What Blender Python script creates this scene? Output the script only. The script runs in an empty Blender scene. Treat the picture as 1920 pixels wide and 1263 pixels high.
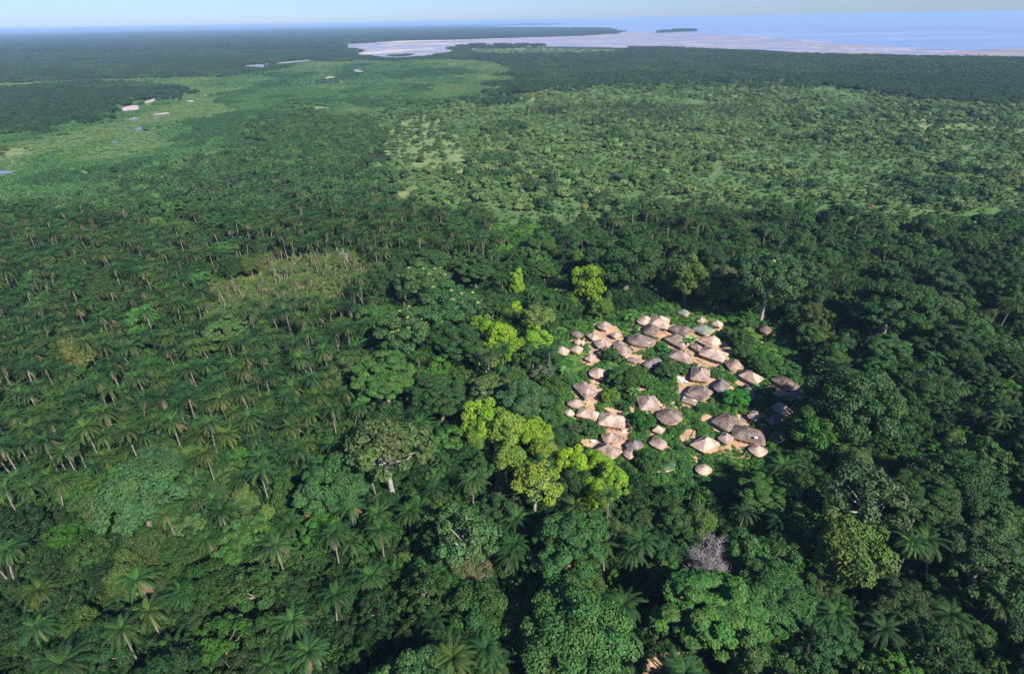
import bpy, math, random
import numpy as np
from mathutils import Vector, Matrix
RS = np.random.RandomState(11)
random.seed(5)
R_ = math.radians
scene = bpy.context.scene
col = scene.collection

# ------------------------------------------------------------------ camera
FPX, CX, CY, CAMH = 1067.0, 960.0, 631.5, 120.0
PITCH, ROLL = R_(29.05), R_(1.0)
_f = Vector((0, math.cos(PITCH), -math.sin(PITCH)))
_u0 = Vector((0, math.sin(PITCH), math.cos(PITCH)))
_r0 = Vector((1, 0, 0))
_u = _u0 * math.cos(ROLL) + _r0 * math.sin(ROLL)
_r = _r0 * math.cos(ROLL) - _u0 * math.sin(ROLL)
cd = bpy.data.cameras.new('camera')
cam = bpy.data.objects.new('camera', cd)
cam.matrix_world = Matrix(((_r.x, _u.x, -_f.x, 0), (_r.y, _u.y, -_f.y, 0), (_r.z, _u.z, -_f.z, CAMH), (0, 0, 0, 1)))
cd.sensor_width = 36
cd.lens = FPX * 36 / 1920
cd.clip_start = 1.0
cd.clip_end = 200000
col.objects.link(cam)
scene.camera = cam

# ------------------------------------------------------------------ sky, sun, exposure
SUN_EL, SUN_TH = 39.0, 50.0            # to the right and behind the camera
sx, sy = math.cos(R_(SUN_TH)), -math.sin(R_(SUN_TH))
w = bpy.data.worlds.new('World')
scene.world = w
w.use_nodes = True
nt = w.node_tree
bg = nt.nodes['Background']
sk = nt.nodes.new('ShaderNodeTexSky')
sk.sky_type = 'NISHITA'
sk.sun_disc = False
sk.sun_elevation = R_(SUN_EL)
sk.sun_rotation = math.atan2(sx, sy)
sk.air_density = 1.0
sk.dust_density = 0.2
sk.ozone_density = 4.0
stn = nt.nodes.new('ShaderNodeVectorMath'); stn.operation = 'MULTIPLY'
stn.inputs[1].default_value = (0.72, 0.92, 1.45)
nt.links.new(sk.outputs[0], stn.inputs[0])
nt.links.new(stn.outputs[0], bg.inputs[0])
bg.inputs[1].default_value = 0.055
sl = bpy.data.lights.new('sun', 'SUN')
sl.energy = 5.0
sl.angle = R_(0.5)
sl.color = (1.0, 0.95, 0.88)
so = bpy.data.objects.new('sun', sl)
so.rotation_euler = Vector((sx * math.cos(R_(SUN_EL)), sy * math.cos(R_(SUN_EL)), math.sin(R_(SUN_EL)))).to_track_quat('Z', 'Y').to_euler()
so.location = (0, 0, 300)
col.objects.link(so)
scene.view_settings.view_transform = 'Standard'
scene.view_settings.look = 'None'
scene.view_settings.exposure = 0.9
scene.view_settings.gamma = 1
scene.render.engine = 'CYCLES'
cy = scene.cycles
cy.max_bounces = 4
cy.diffuse_bounces = 1
cy.glossy_bounces = 1
cy.transmission_bounces = 2
cy.volume_bounces = 0
cy.use_denoising = True
cy.use_adaptive_sampling = False
cy.caustics_reflective = False
cy.caustics_refractive = False


# ------------------------------------------------------------------ pixel <-> world (placing on real planes)
def at(px, py, z=0.0):
    d = _f + _r * ((px - CX) / FPX) + _u * (-(py - CY) / FPX)
    if d.z > -0.0042:
        d.z = -0.0042
    t = (z - CAMH) / d.z
    return (d.x * t, d.y * t)


def proj(x, y, z=0.0):
    v = np.array([x, y, z - CAMH])
    zc = v.dot(_f)
    return CX + FPX * v.dot(_r) / zc, CY - FPX * v.dot(_u) / zc


FV, RV, UV = np.array(_f), np.array(_r), np.array(_u)


def projn(P):
    v = P - np.array([0, 0, CAMH])
    zc = v @ FV
    zc = np.where(zc < 1, 1, zc)
    return CX + FPX * (v @ RV) / zc, CY - FPX * (v @ UV) / zc, zc


def inpoly(px, py, poly):
    c = False
    n = len(poly)
    j = n - 1
    for i in range(n):
        xi, yi = poly[i]
        xj, yj = poly[j]
        if (yi > py) != (yj > py) and px < (xj - xi) * (py - yi) / (yj - yi) + xi:
            c = not c
        j = i
    return c


def inpolyn(px, py, poly):
    c = np.zeros(len(px), bool)
    n = len(poly)
    j = n - 1
    for i in range(n):
        xi, yi = poly[i]
        xj, yj = poly[j]
        if yi != yj:
            c ^= ((yi > py) != (yj > py)) & (px < (xj - xi) * (py - yi) / (yj - yi) + xi)
        j = i
    return c


_ng = RS.rand(8, 64, 64)


def vnoise(x, y, s, k=0):
    """smooth value noise 0..1"""
    g = _ng[k]
    x = np.asarray(x) / s
    y = np.asarray(y) / s
    xi = np.floor(x).astype(int)
    yi = np.floor(y).astype(int)
    fx = x - xi
    fy = y - yi
    fx = fx * fx * (3 - 2 * fx)
    fy = fy * fy * (3 - 2 * fy)
    a = g[xi % 64, yi % 64]; b = g[(xi + 1) % 64, yi % 64]
    c = g[xi % 64, (yi + 1) % 64]; d = g[(xi + 1) % 64, (yi + 1) % 64]
    return (a * (1 - fx) + b * fx) * (1 - fy) + (c * (1 - fx) + d * fx) * fy


# ------------------------------------------------------------------ materials
def newmat(name):
    m = bpy.data.materials.new(name)
    m.use_nodes = True
    m.node_tree.nodes.clear()
    return m, m.node_tree.nodes, m.node_tree.links


def leaf_material(name, transl=0.10, rough=0.6, spec=0.15):
    m, N, L = newmat(name)
    out = N.new('ShaderNodeOutputMaterial')
    ti = N.new('ShaderNodeAttribute'); ti.attribute_type = 'INSTANCER'; ti.attribute_name = 'tint'
    lc = N.new('ShaderNodeAttribute'); lc.attribute_name = 'leafcol'
    mx = N.new('ShaderNodeVectorMath'); mx.operation = 'MULTIPLY'
    L.new(ti.outputs['Vector'], mx.inputs[0]); L.new(lc.outputs['Vector'], mx.inputs[1])
    p = N.new('ShaderNodeBsdfPrincipled')
    p.inputs['Roughness'].default_value = rough
    p.inputs['Specular IOR Level'].default_value = spec
    L.new(mx.outputs[0], p.inputs['Base Color'])
    tr = N.new('ShaderNodeBsdfTranslucent')
    m2 = N.new('ShaderNodeVectorMath'); m2.operation = 'MULTIPLY'; m2.inputs[1].default_value = (1.3, 1.25, 0.6)
    L.new(mx.outputs[0], m2.inputs[0]); L.new(m2.outputs[0], tr.inputs['Color'])
    ms = N.new('ShaderNodeMixShader'); ms.inputs[0].default_value = transl
    L.new(p.outputs[0], ms.inputs[1]); L.new(tr.outputs[0], ms.inputs[2])
    L.new(ms.outputs[0], out.inputs['Surface'])
    return m


def noise_material(name, cols, scale=1.0, detail=6, rough=0.9, bump=0.0, bscale=None, stretch=None, spec=0.1, pos=None, distort=0.0, world=True):
    """colour ramp over world-space noise"""
    m, N, L = newmat(name)
    out = N.new('ShaderNodeOutputMaterial')
    p = N.new('ShaderNodeBsdfPrincipled')
    p.inputs['Roughness'].default_value = rough
    p.inputs['Specular IOR Level'].default_value = spec
    if world:
        g = N.new('ShaderNodeNewGeometry'); src = g.outputs['Position']
    else:
        g = N.new('ShaderNodeTexCoord'); src = g.outputs['Object']
    if stretch:
        mp = N.new('ShaderNodeMapping'); mp.inputs['Scale'].default_value = stretch
        L.new(src, mp.inputs['Vector']); src = mp.outputs[0]
    nz = N.new('ShaderNodeTexNoise'); nz.inputs['Scale'].default_value = scale; nz.inputs['Detail'].default_value = detail
    nz.inputs['Roughness'].default_value = 0.6; nz.inputs['Distortion'].default_value = distort
    L.new(src, nz.inputs['Vector'])
    cr = N.new('ShaderNodeValToRGB')
    n = len(cols)
    if pos is None:
        pos = [0.3 + 0.4 * i / max(1, n - 1) for i in range(n)]
    while len(cr.color_ramp.elements) < n:
        cr.color_ramp.elements.new(0.5)
    for e, c, q in zip(cr.color_ramp.elements, cols, pos):
        e.position = q
        e.color = (*c, 1)
    L.new(nz.outputs['Fac'], cr.inputs[0]); L.new(cr.outputs[0], p.inputs['Base Color'])
    if bump:
        b = N.new('ShaderNodeBump'); b.inputs['Strength'].default_value = 1.0; b.inputs['Distance'].default_value = bump
        n2 = N.new('ShaderNodeTexNoise'); n2.inputs['Scale'].default_value = bscale or scale * 4; n2.inputs['Detail'].default_value = 5
        L.new(src, n2.inputs['Vector']); L.new(n2.outputs['Fac'], b.inputs['Height']); L.new(b.outputs[0], p.inputs['Normal'])
    L.new(p.outputs[0], out.inputs['Surface'])
    return m


def thatch_material(name, c1, c2, c3):
    """straw thatch: weathered patches and streaks running down the slope (uv x = round the eave, y = slope)"""
    m, N, L = newmat(name)
    out = N.new('ShaderNodeOutputMaterial')
    p = N.new('ShaderNodeBsdfPrincipled'); p.inputs['Roughness'].default_value = 0.95; p.inputs['Specular IOR Level'].default_value = 0.05
    uv = N.new('ShaderNodeUVMap'); uv.uv_map = 'UVMap'
    mp = N.new('ShaderNodeMapping'); mp.inputs['Scale'].default_value = (5.0, 0.5, 1)
    L.new(uv.outputs[0], mp.inputs[0])
    st = N.new('ShaderNodeTexNoise'); st.inputs['Scale'].default_value = 1.0; st.inputs['Detail'].default_value = 4
    L.new(mp.outputs[0], st.inputs['Vector'])
    g = N.new('ShaderNodeNewGeometry')
    pt = N.new('ShaderNodeTexNoise'); pt.inputs['Scale'].default_value = 0.35; pt.inputs['Detail'].default_value = 6; pt.inputs['Roughness'].default_value = 0.65
    L.new(g.outputs['Position'], pt.inputs['Vector'])
    cr = N.new('ShaderNodeValToRGB')
    cr.color_ramp.elements[0].position = 0.40; cr.color_ramp.elements[0].color = (*c1, 1)
    cr.color_ramp.elements[1].position = 0.60; cr.color_ramp.elements[1].color = (*c3, 1)
    e = cr.color_ramp.elements.new(0.5); e.color = (*c2, 1)
    L.new(pt.outputs['Fac'], cr.inputs[0])
    mr = N.new('ShaderNodeMapRange'); mr.inputs[1].default_value = 0.3; mr.inputs[2].default_value = 0.7
    mr.inputs[3].default_value = 0.6; mr.inputs[4].default_value = 1.22
    L.new(st.outputs['Fac'], mr.inputs[0])
    mx = N.new('ShaderNodeVectorMath'); mx.operation = 'SCALE'
    L.new(cr.outputs[0], mx.inputs[0]); L.new(mr.outputs[0], mx.inputs['Scale'])
    L.new(mx.outputs[0], p.inputs['Base Color'])
    b = N.new('ShaderNodeBump'); b.inputs['Distance'].default_value = 0.12
    L.new(st.outputs['Fac'], b.inputs['Height']); L.new(b.outputs[0], p.inputs['Normal'])
    L.new(p.outputs[0], out.inputs['Surface'])
    return m


M = {}
M['leaf'] = leaf_material('foliage')
M['palmleaf'] = leaf_material('palm_fronds', transl=0.12, rough=0.6, spec=0.12)
M['flower'] = leaf_material('flowers', transl=0.25)
M['bark'] = noise_material('bark', [(0.13, 0.10, 0.075), (0.24, 0.20, 0.155)], 0.9, bump=0.05)
M['palebark'] = noise_material('pale_bark', [(0.18, 0.155, 0.13), (0.40, 0.36, 0.31)], 1.2, bump=0.03)
M['deadwood'] = noise_material('dead_wood', [(0.22, 0.195, 0.19), (0.36, 0.325, 0.32)], 0.8)
M['palmtrunk'] = noise_material('palm_trunk', [(0.12, 0.10, 0.08), (0.26, 0.235, 0.20)], 1.6, stretch=(1, 1, 3), bump=0.04)
M['deadfrond'] = noise_material('dead_fronds', [(0.07, 0.06, 0.03), (0.155, 0.13, 0.07)], 1.2)
M['soil'] = noise_material('bare_soil', [(0.34, 0.20, 0.11), (0.46, 0.295, 0.175), (0.56, 0.39, 0.26)], 0.22, bump=0.06, bscale=1.5)
M['grass'] = noise_material('short_grass', [(0.05, 0.105, 0.022), (0.085, 0.17, 0.032), (0.12, 0.17, 0.05)], 0.16, bump=0.25, bscale=1.6)
M['mud'] = noise_material('mud_wall', [(0.34, 0.22, 0.13), (0.46, 0.31, 0.19)], 0.9, bump=0.03)
M['post'] = noise_material('wood_post', [(0.36, 0.25, 0.14), (0.50, 0.38, 0.24)], 1.2)
M['whitewash'] = noise_material('whitewash', [(0.62, 0.56, 0.48), (0.78, 0.73, 0.66)], 0.8)
M['cloth'] = noise_material('white_cloth', [(0.75, 0.75, 0.75), (0.85, 0.85, 0.85)], 1.0)
M['blue'] = noise_material('blue_cloth', [(0.04, 0.10, 0.35), (0.06, 0.14, 0.42)], 1.0)
TH = {
    'cream': thatch_material('thatch_cream', (0.33, 0.235, 0.175), (0.46, 0.335, 0.26), (0.57, 0.43, 0.34)),
    'tan': thatch_material('thatch_tan', (0.20, 0.145, 0.11), (0.31, 0.225, 0.18), (0.42, 0.31, 0.25)),
    'lilac': thatch_material('thatch_pale_grey', (0.235, 0.17, 0.14), (0.335, 0.25, 0.21), (0.44, 0.335, 0.285)),
    'grey': thatch_material('thatch_grey', (0.115, 0.086, 0.074), (0.185, 0.14, 0.12), (0.275, 0.212, 0.18)),
    'dark': thatch_material('thatch_dark', (0.13, 0.11, 0.105), (0.19, 0.16, 0.155), (0.25, 0.21, 0.20)),
    'moss': thatch_material('thatch_mossy', (0.10, 0.21, 0.12), (0.22, 0.235, 0.18), (0.33, 0.28, 0.26)),
    'green': thatch_material('thatch_overgrown', (0.035, 0.09, 0.035), (0.055, 0.12, 0.05), (0.14, 0.16, 0.09)),
    'brick': thatch_material('thatch_red_brown', (0.25, 0.12, 0.07), (0.33, 0.17, 0.10), (0.40, 0.22, 0.14)),
}


# ------------------------------------------------------------------ mesh helper
class MB:
    def __init__(s):
        s.V = []; s.F = []; s.C = []; s.Mi = []; s.UV = []; s.nv = 0

    def quads(s, Q, c=None, mi=0):
        """Q (n,4,3); c (n,3) or (3,)"""
        n = len(Q)
        if n == 0:
            return
        s.V.append(Q.reshape(-1, 3))
        s.F.append(np.arange(n * 4).reshape(n, 4) + s.nv)
        if c is None:
            c = np.ones(3)
        s.C.append(np.broadcast_to(np.asarray(c, float), (n, 3)))
        s.Mi.append(np.full(n, mi)); s.nv += n * 4

    def grid(s, P, c=None, mi=0, closed=True, cap=False):
        """P (rings, seg, 3) tube surface sharing verts"""
        r, g = P.shape[:2]
        s.V.append(P.reshape(-1, 3))
        i = np.arange(r - 1)[:, None]; j = np.arange(g if closed else g - 1)[None, :]
        j2 = (j + 1) % g
        F = np.stack([i * g + j, i * g + j2, (i + 1) * g + j2, (i + 1) * g + j], -1).reshape(-1, 4) + s.nv
        s.F.append(F)
        if c is None:
            c = np.ones(3)
        s.C.append(np.broadcast_to(np.asarray(c, float), (len(F), 3)))
        s.Mi.append(np.full(len(F), mi)); s.nv += r * g

    def tube(s, pts, rad, seg=6, mi=0, c=None):
        pts = np.asarray(pts, float)
        n = len(pts)
        rad = np.broadcast_to(np.asarray(rad, float), (n,))
        T = np.gradient(pts, axis=0)
        T /= np.linalg.norm(T, axis=1)[:, None] + 1e-9
        ref = np.array([0, 0, 1.0]) if abs(T[0][2]) < 0.9 else np.array([1.0, 0, 0])
        A = np.cross(T, ref); A /= np.linalg.norm(A, axis=1)[:, None] + 1e-9
        B = np.cross(T, A)
        a = np.linspace(0, 2 * math.pi, seg, endpoint=False)
        P = pts[:, None, :] + (A[:, None, :] * np.cos(a)[None, :, None] + B[:, None, :] * np.sin(a)[None, :, None]) * rad[:, None, None]
        s.grid(P, c, mi)

    def box(s, cx, cy, cz, sx_, sy_, sz, rz=0.0, mi=0):
        k = np.array([[-1, -1], [1, -1], [1, 1], [-1, 1]], float) * [sx_ / 2, sy_ / 2]
        ca, sa = math.cos(rz), math.sin(rz)
        k = np.stack([k[:, 0] * ca - k[:, 1] * sa + cx, k[:, 0] * sa + k[:, 1] * ca + cy], -1)
        lo = np.c_[k, np.full(4, cz - sz / 2)]; hi = np.c_[k, np.full(4, cz + sz / 2)]
        Q = [[lo[3], lo[2], lo[1], lo[0]], [hi[0], hi[1], hi[2], hi[3]]]
        for i in range(4):
            j = (i + 1) % 4
            Q.append([lo[i], lo[j], hi[j], hi[i]])
        s.quads(np.array(Q), mi=mi)

    def mesh(s, name, mats, smooth=False, color=True):
        V = np.concatenate(s.V); F = np.concatenate(s.F); C = np.concatenate(s.C); Mi = np.concatenate(s.Mi)
        me = bpy.data.meshes.new(name)
        me.vertices.add(len(V)); me.vertices.foreach_set('co', V.astype('f').ravel())
        me.loops.add(F.size); me.loops.foreach_set('vertex_index', F.astype('i').ravel())
        me.polygons.add(len(F)); me.polygons.foreach_set('loop_start', np.arange(0, F.size, 4, dtype='i'))
        me.polygons.foreach_set('material_index', Mi.astype('i'))
        me.polygons.foreach_set('use_smooth', np.full(len(F), smooth))
        for m in mats:
            me.materials.append(m)
        if color:
            a = me.attributes.new('leafcol', 'FLOAT_VECTOR', 'FACE')
            a.data.foreach_set('vector', C.astype('f').ravel())
        me.update(calc_edges=True)
        return me

    def add(s, o):
        for v, f, c, m in zip(o.V, o.F, o.C, o.Mi):
            s.V.append(v); s.C.append(c); s.Mi.append(m)
            s.F.append(f + s.nv)
        s.nv += o.nv


def add_mb(dst, src, mimap=None):
    base = dst.nv
    for v, f, c, m in zip(src.V, src.F, src.C, src.Mi):
        dst.V.append(v); dst.F.append(f + base); dst.C.append(c)
        dst.Mi.append(np.array([mimap[int(q)] for q in m]) if mimap else m)
    dst.nv += src.nv


def unit(a):
    return a / (np.linalg.norm(a, axis=-1, keepdims=True) + 1e-9)


def leaf_quads(rs, P, N, size, aspect=0.6):
    n = len(P)
    T = unit(np.cross(N, rs.randn(n, 3)))
    B = np.cross(N, T)
    s = np.asarray(size).reshape(-1, 1) * (0.7 + 0.6 * rs.rand(n, 1))
    a = T * s; b = B * s * aspect
    k = (rs.rand(n, 1) - 0.5) * 0.5
    return np.stack([P - a, P - b + a * k, P + a, P + b + a * k], 1)


# ------------------------------------------------------------------ tree prototypes
def crown(rs, R, vz, nl, rl, per, size, zc, low=-0.25, fill=0.25, flat=0.75, huevar=0.16, gaps=0.0, up=0.35):
    """lumpy crown: nl lobes spread over a dome of radius R, each covered in `per` leaf faces"""
    mb = MB()
    lobes = []
    g = math.pi * (3 - math.sqrt(5))
    off = rs.rand() * 6.28
    sq = 1 + (rs.rand(6) - 0.5) * 0.5
    for i in range(nl):
        z = low + (1 - low) * (i + 0.5) / nl
        a = i * g + off + rs.rand() * 0.5
        rr = math.sqrt(max(0, 1 - max(z, 0) ** 2))
        d = np.array([math.cos(a) * rr, math.sin(a) * rr, z])
        if rs.rand() < gaps:
            continue
        amp = np.interp((a % 6.2832) / 6.2832 * 6, range(7), list(sq) + [sq[0]])
        q = R * (0.66 + 0.30 * rs.rand()) * amp
        if rs.rand() < fill:
            q *= 0.62
        r = rl * (0.7 + 0.6 * rs.rand())
        lobes.append((d * q * np.array([1, 1, vz]) + [0, 0, zc], d, r))
    for c, d, r in lobes:
        n = int(per * (r / rl) ** 2)
        q = unit(rs.randn(n * 2, 3))
        keep = (q @ unit(d + np.array([0, 0, 0.5]))) > -0.35
        q = q[keep][:n]
        n = len(q)
        sc = 0.7 + 0.36 * rs.rand(n, 1)
        P = c + q * r * sc * [1, 1, flat]
        N = unit(q * 0.75 + np.array([0, 0, up]) + rs.randn(n, 3) * 0.42)
        base = 1 + (rs.rand(3) - 0.5) * np.array([0.34, 0.2, 0.24])
        cc = base * (1 + (rs.rand(n, 1) - 0.5) * 0.42) * (1 + (rs.rand(n, 3) - 0.5) * huevar)
        mb.quads(leaf_quads(rs, P, N, size), cc)
    return mb, lobes


def limbs(rs, lobes, zc, H0, r0, seg=6, nl=7, mi=0, lean=0.0):
    mb = MB()
    zt = zc * 0.72
    k = rs.randn(2) * 0.25
    pts = np.array([[0, 0, -0.3], [k[0] * .4, k[1] * .4, zt * 0.35], [k[0], k[1], zt * 0.7], [k[0] * 1.3, k[1] * 1.3, zt]])
    mb.tube(pts, [r0 * 1.5, r0, r0 * 0.85, r0 * 0.7], 8, mi)
    idx = rs.permutation(len(lobes))[:nl]
    top = pts[-1]
    for i in idx:
        c, d, r = lobes[i]
        mid = top * 0.5 + c * 0.5 + rs.randn(3) * 0.4 + [0, 0, -0.4]
        mb.tube([top - [0, 0, 0.3], top * .75 + mid * .25 + [0, 0, .1], mid, c], [r0 * 0.55, r0 * 0.45, r0 * 0.3, r0 * 0.1], 5, mi)
    return mb


PROTO = {}      # kind -> list of dict(crown mesh, trunk mesh, joined object, R, H, zc)


def reg(kind, cr, tr, R, H, zc, leafmat='leaf', barkmat='bark', extra=None):
    allv = np.concatenate(cr.V); Re = float(np.percentile(np.hypot(allv[:, 0], allv[:, 1]), 97))
    n = len(PROTO.get(kind, []))
    d = dict(crown=cr.mesh(kind + '_crown', [M[leafmat]]), trunk=tr.mesh(kind + '_trunk', [M[barkmat]], smooth=True), R=R, Re=Re, H=H, zc=zc, extra={})
    j = MB(); add_mb(j, cr); add_mb(j, tr, {0: 1})
    mats = [M[leafmat], M[barkmat]]
    if extra and any(len(e[0].V) for e in extra.values()):
        for nm, (mb, mt) in extra.items():
            d['extra'][nm] = mb.mesh(kind + '_' + nm, [M[mt]])
            add_mb(j, mb, {0: len(mats)}); mats.append(M[mt])
    jm = j.mesh(kind + '_whole', mats)
    d['obj'] = bpy.data.objects.new(kind + '_whole', jm)   # data source for scattered copies; never linked
    PROTO.setdefault(kind, []).append(d)


def make_tree(kind, seed, R, vz, nl, rl, per, size, zc, r0, **kw):
    rs = np.random.RandomState(seed)
    bark = kw.pop('bark', 'bark')
    nlimb = kw.pop('nlimb', 7)
    cr, lobes = crown(rs, R, vz, nl, rl, per, size, zc, **kw)
    tr = limbs(rs, lobes, zc, 0, r0, nl=nlimb)
    reg(kind, cr, tr, R, zc + R * vz, zc, barkmat=bark)


for s in range(4):   # tall spreading forest tree, clumpy crown
    make_tree('giant', 100 + s, 10.0, (.68, .55, .75, .6)[s], (100, 150, 62, 110)[s], (1.75, 1.3, 2.3, 1.6)[s], (210, 130, 330, 190)[s], (.32, .30, .34, .42)[s], 12.5, 0.75, gaps=(.12, .2, .1, .18)[s], flat=(.62, .5, .75, .42)[s], up=(.4, .6, .3, .8)[s], nlimb=12, low=-0.4)
for s in range(6):   # mid forest tree
    make_tree('forest', 200 + s, 5.6, (.82, .7, 1.0, .6, .8, .9)[s], (44, 60, 30, 50, 26, 70)[s], (1.35, 1.0, 1.6, 1.2, 1.9, .85)[s], (150, 95, 220, 120, 300, 70)[s], (.31, .28, .3, .42, .33, .27)[s], 7.5, 0.35, gaps=(.12, .2, .05, .25, .05, .28)[s], flat=(.72, .6, .85, .45, .8, .6)[s], low=-0.4)
for s in range(3):   # dense domed village tree
    make_tree('dome', 300 + s, 5.0, 0.8, 40, 1.35, 170, 0.28, 4.6, 0.35, low=-0.45, flat=0.8, gaps=0.05)
for s in range(3):   # tall pillowy crown with fresh leaves
    make_tree('pillow', 400 + s, 6.0, 1.0, 58, 1.55, 190, 0.29, 8.0, 0.4, low=-0.55, flat=0.85, gaps=0.12)
for s in range(3):   # airy crown with bare limbs showing
    make_tree('airy', 500 + s, 7.5, 0.6, 46, 1.5, 110, 0.34, 13, 0.5, gaps=0.3, bark='palebark', nlimb=18, flat=0.55)
for s in range(4):   # bush
    make_tree('bush', 600 + s, 2.5, 0.85, 16, 0.85, 80, 0.25, 1.8, 0.12, low=-0.2, nlimb=3, gaps=0.1)
for s in range(3):   # low herb clump
    make_tree('herb', 650 + s, 1.1, 0.6, 7, 0.5, 34, 0.2, 0.45, 0.04, low=0.0, nlimb=2)
for s in range(5):   # mid-distance small tree
    make_tree('midtree', 700 + s, 3.6, 0.72, 15, 1.45, 34, 0.62, 4.6, 0.2, low=-0.3, nlimb=3)
for s in range(3):   # mangrove shrub
    make_tree('mangrove', 750 + s, 3.4, 0.6, 13, 1.3, 26, 0.6, 2.4, 0.12, low=-0.1, nlimb=2)


def frond(mb, rs, az, el, length, droop, nst, lw, c, mi=0, z0=0.0, wide=0.13):
    """one arching frond with leaflets on both sides"""
    t = np.linspace(0, 1, nst + 1)
    ang = el - droop * t ** 1.25 + 0.1 * math.sin(az * 3)
    dl = length / nst
    r = np.concatenate([[0], np.cumsum(np.cos(ang[:-1]) * dl)])
    z = np.concatenate([[0], np.cumsum(np.sin(ang[:-1]) * dl)]) + z0
    tw = az + (rs.rand() - 0.5) * 0.5 * t
    P = np.stack([np.cos(tw) * r, np.sin(tw) * r, z], -1)
    T = unit(np.gradient(P, axis=0))
    side = np.stack([-np.sin(tw), np.cos(tw), np.zeros_like(t)], -1)
    upv = np.cross(T, side)
    upv *= np.sign(upv[:, 2:3] + 1e-6)
    # rachis
    wv = side * 0.05
    Q = np.stack([P[:-1] - wv[:-1], P[1:] - wv[1:], P[1:] + wv[1:], P[:-1] + wv[:-1]], 1)
    mb.quads(Q, np.asarray(c) * 1.35, mi)
    for sgn in (-1, 1):
        k = np.arange(1, nst + 1)
        prof = np.sin(np.pi * (0.12 + 0.80 * t[k])) ** 0.7
        Lf = (lw * prof)[:, None]
        dirn = unit(side[k] * sgn * 0.9 + T[k] * 0.55 - np.array([0, 0, 1.0]) * (0.28 + 0.35 * rs.rand(len(k), 1)) + upv[k] * 0.1)
        b = P[k]
        tip = b + dirn * Lf
        ww = T[k] * wide
        midp = b + dirn * Lf * 0.5
        Q = np.stack([b - ww * 0.6, midp - ww, tip, midp + ww], 1)
        cc = np.asarray(c) * (0.8 + 0.4 * rs.rand(len(k), 1))
        mb.quads(Q, cc, mi)


def make_palm(seed, H, nfr, nst, lod=False, kind='palm', dead=7):
    rs = np.random.RandomState(seed)
    cr = MB(); dd = MB(); tr = MB()
    lean = rs.randn(2) * 0.9
    hz = np.linspace(0, 1, 5)
    pts = np.stack([lean[0] * hz ** 2, lean[1] * hz ** 2, hz * H - 0.2], -1)
    tr.tube(pts, [0.30, 0.21, 0.19, 0.19, 0.26], 6)
    g = 2.39996
    a0 = rs.rand() * 6.28
    tmp = MB()
    for i in range(nfr):
        f = i / (nfr - 1)
        el = R_(78 - 88 * f ** 0.8) + rs.randn() * 0.08
        L = (3.9 + 1.0 * math.sin(math.pi * min(1, f * 1.2))) * (0.9 + 0.2 * rs.rand())
        c = np.array([1.0, 1.0, 1.0]) * (0.8 + 0.4 * rs.rand())
        if f < 0.13:
            c = np.array([1.5, 1.4, 0.8])
            L *= 0.75
        elif f > 0.72:
            c = c * np.array([2.0, 1.25, 0.9])
        frond(tmp, rs, a0 + i * g, el, L, R_(78 + 22 * rs.rand()), nst, 0.62 if not lod else 0.75, c, wide=0.075 if not lod else 0.24)
    for i in range(dead):
        frond(dd, rs, a0 + 1 + i * g * 1.3, R_(-18 - 30 * rs.rand()), 3.2 + rs.rand(), R_(50), max(5, nst - 5), 0.6, (1, 1, 1), wide=0.12)
    off = np.array([lean[0], lean[1], H - 0.3])
    for m_ in (tmp, dd):
        m_.V = [v + off for v in m_.V]
    reg(kind, tmp, tr, 4.2, H + 2, H, 'palmleaf', 'palmtrunk', extra={'dead_fronds': (dd, 'deadfrond')} if dead else None)


for s, (h, nf, dd_) in enumerate(((8.5, 38, 6), (10.0, 30, 3), (11.0, 42, 12), (8.0, 26, 0), (13.0, 36, 7), (10.5, 32, 14), (7.5, 40, 4), (14.0, 28, 5))):
    make_palm(800 + s, h, nf, 20, dead=dd_)
for s, h in enumerate((5.5, 7.0, 8.5, 6.5)):
    make_palm(850 + s, h, 18, 7, lod=True, kind='farpalm', dead=4)
for s, h in enumerate((5.0, 7.0, 6.0)):
    make_palm(880 + s, h, 11, 9, kind='thinpalm', dead=3)


def make_grove(kind, seed, RP, ntree, rt, per, size, hh):
    """far-off piece of canopy: a round group of crowns"""
    rs = np.random.RandomState(seed)
    mb = MB()
    for i in range(ntree):
        a = rs.rand() * 6.283; q = RP * math.sqrt(rs.rand())
        r = rt * (0.65 + 0.7 * rs.rand())
        c = np.array([math.cos(a) * q, math.sin(a) * q, hh * (0.75 + 0.4 * rs.rand()) - r * 0.6])
        n = int(per * (r / rt) ** 2)
        d = unit(rs.randn(n, 3)); d[:, 2] = np.abs(d[:, 2]) * 1.2 - 0.35; d = unit(d)
        P = c + d * r * (0.85 + 0.25 * rs.rand(n, 1)) * [1, 1, 0.8]
        N = unit(d * 0.8 + [0, 0, 0.3] + rs.randn(n, 3) * 0.35)
        cc = (1 + (rs.rand(3) - 0.5) * np.array([0.5, 0.35, 0.3])) * (0.8 + 0.4 * rs.rand(n, 1))
        mb.quads(leaf_quads(rs, P, N, size, 0.75), cc)
    me = mb.mesh(kind, [M['leaf']])
    PROTO.setdefault(kind, []).append(dict(obj=bpy.data.objects.new(kind, me), R=RP, H=hh))


for s in range(4):
    make_grove('grove', 900 + s, 13, 13, 4.0, 34, 1.15, 8)
for s in range(4):
    make_grove('lowgrove', 920 + s, 13, 14, 3.6, 26, 1.25, 3.2)
for s in range(3):
    make_grove('farwood', 940 + s, 45, 60, 6.5, 22, 2.9, 13)


# ------------------------------------------------------------------ placing things
def setp(o, label=None, cat=None, group=None, kind=None):
    if label: o['label'] = label
    if cat: o['category'] = cat
    if group: o['group'] = group
    if kind: o['kind'] = kind


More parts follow.
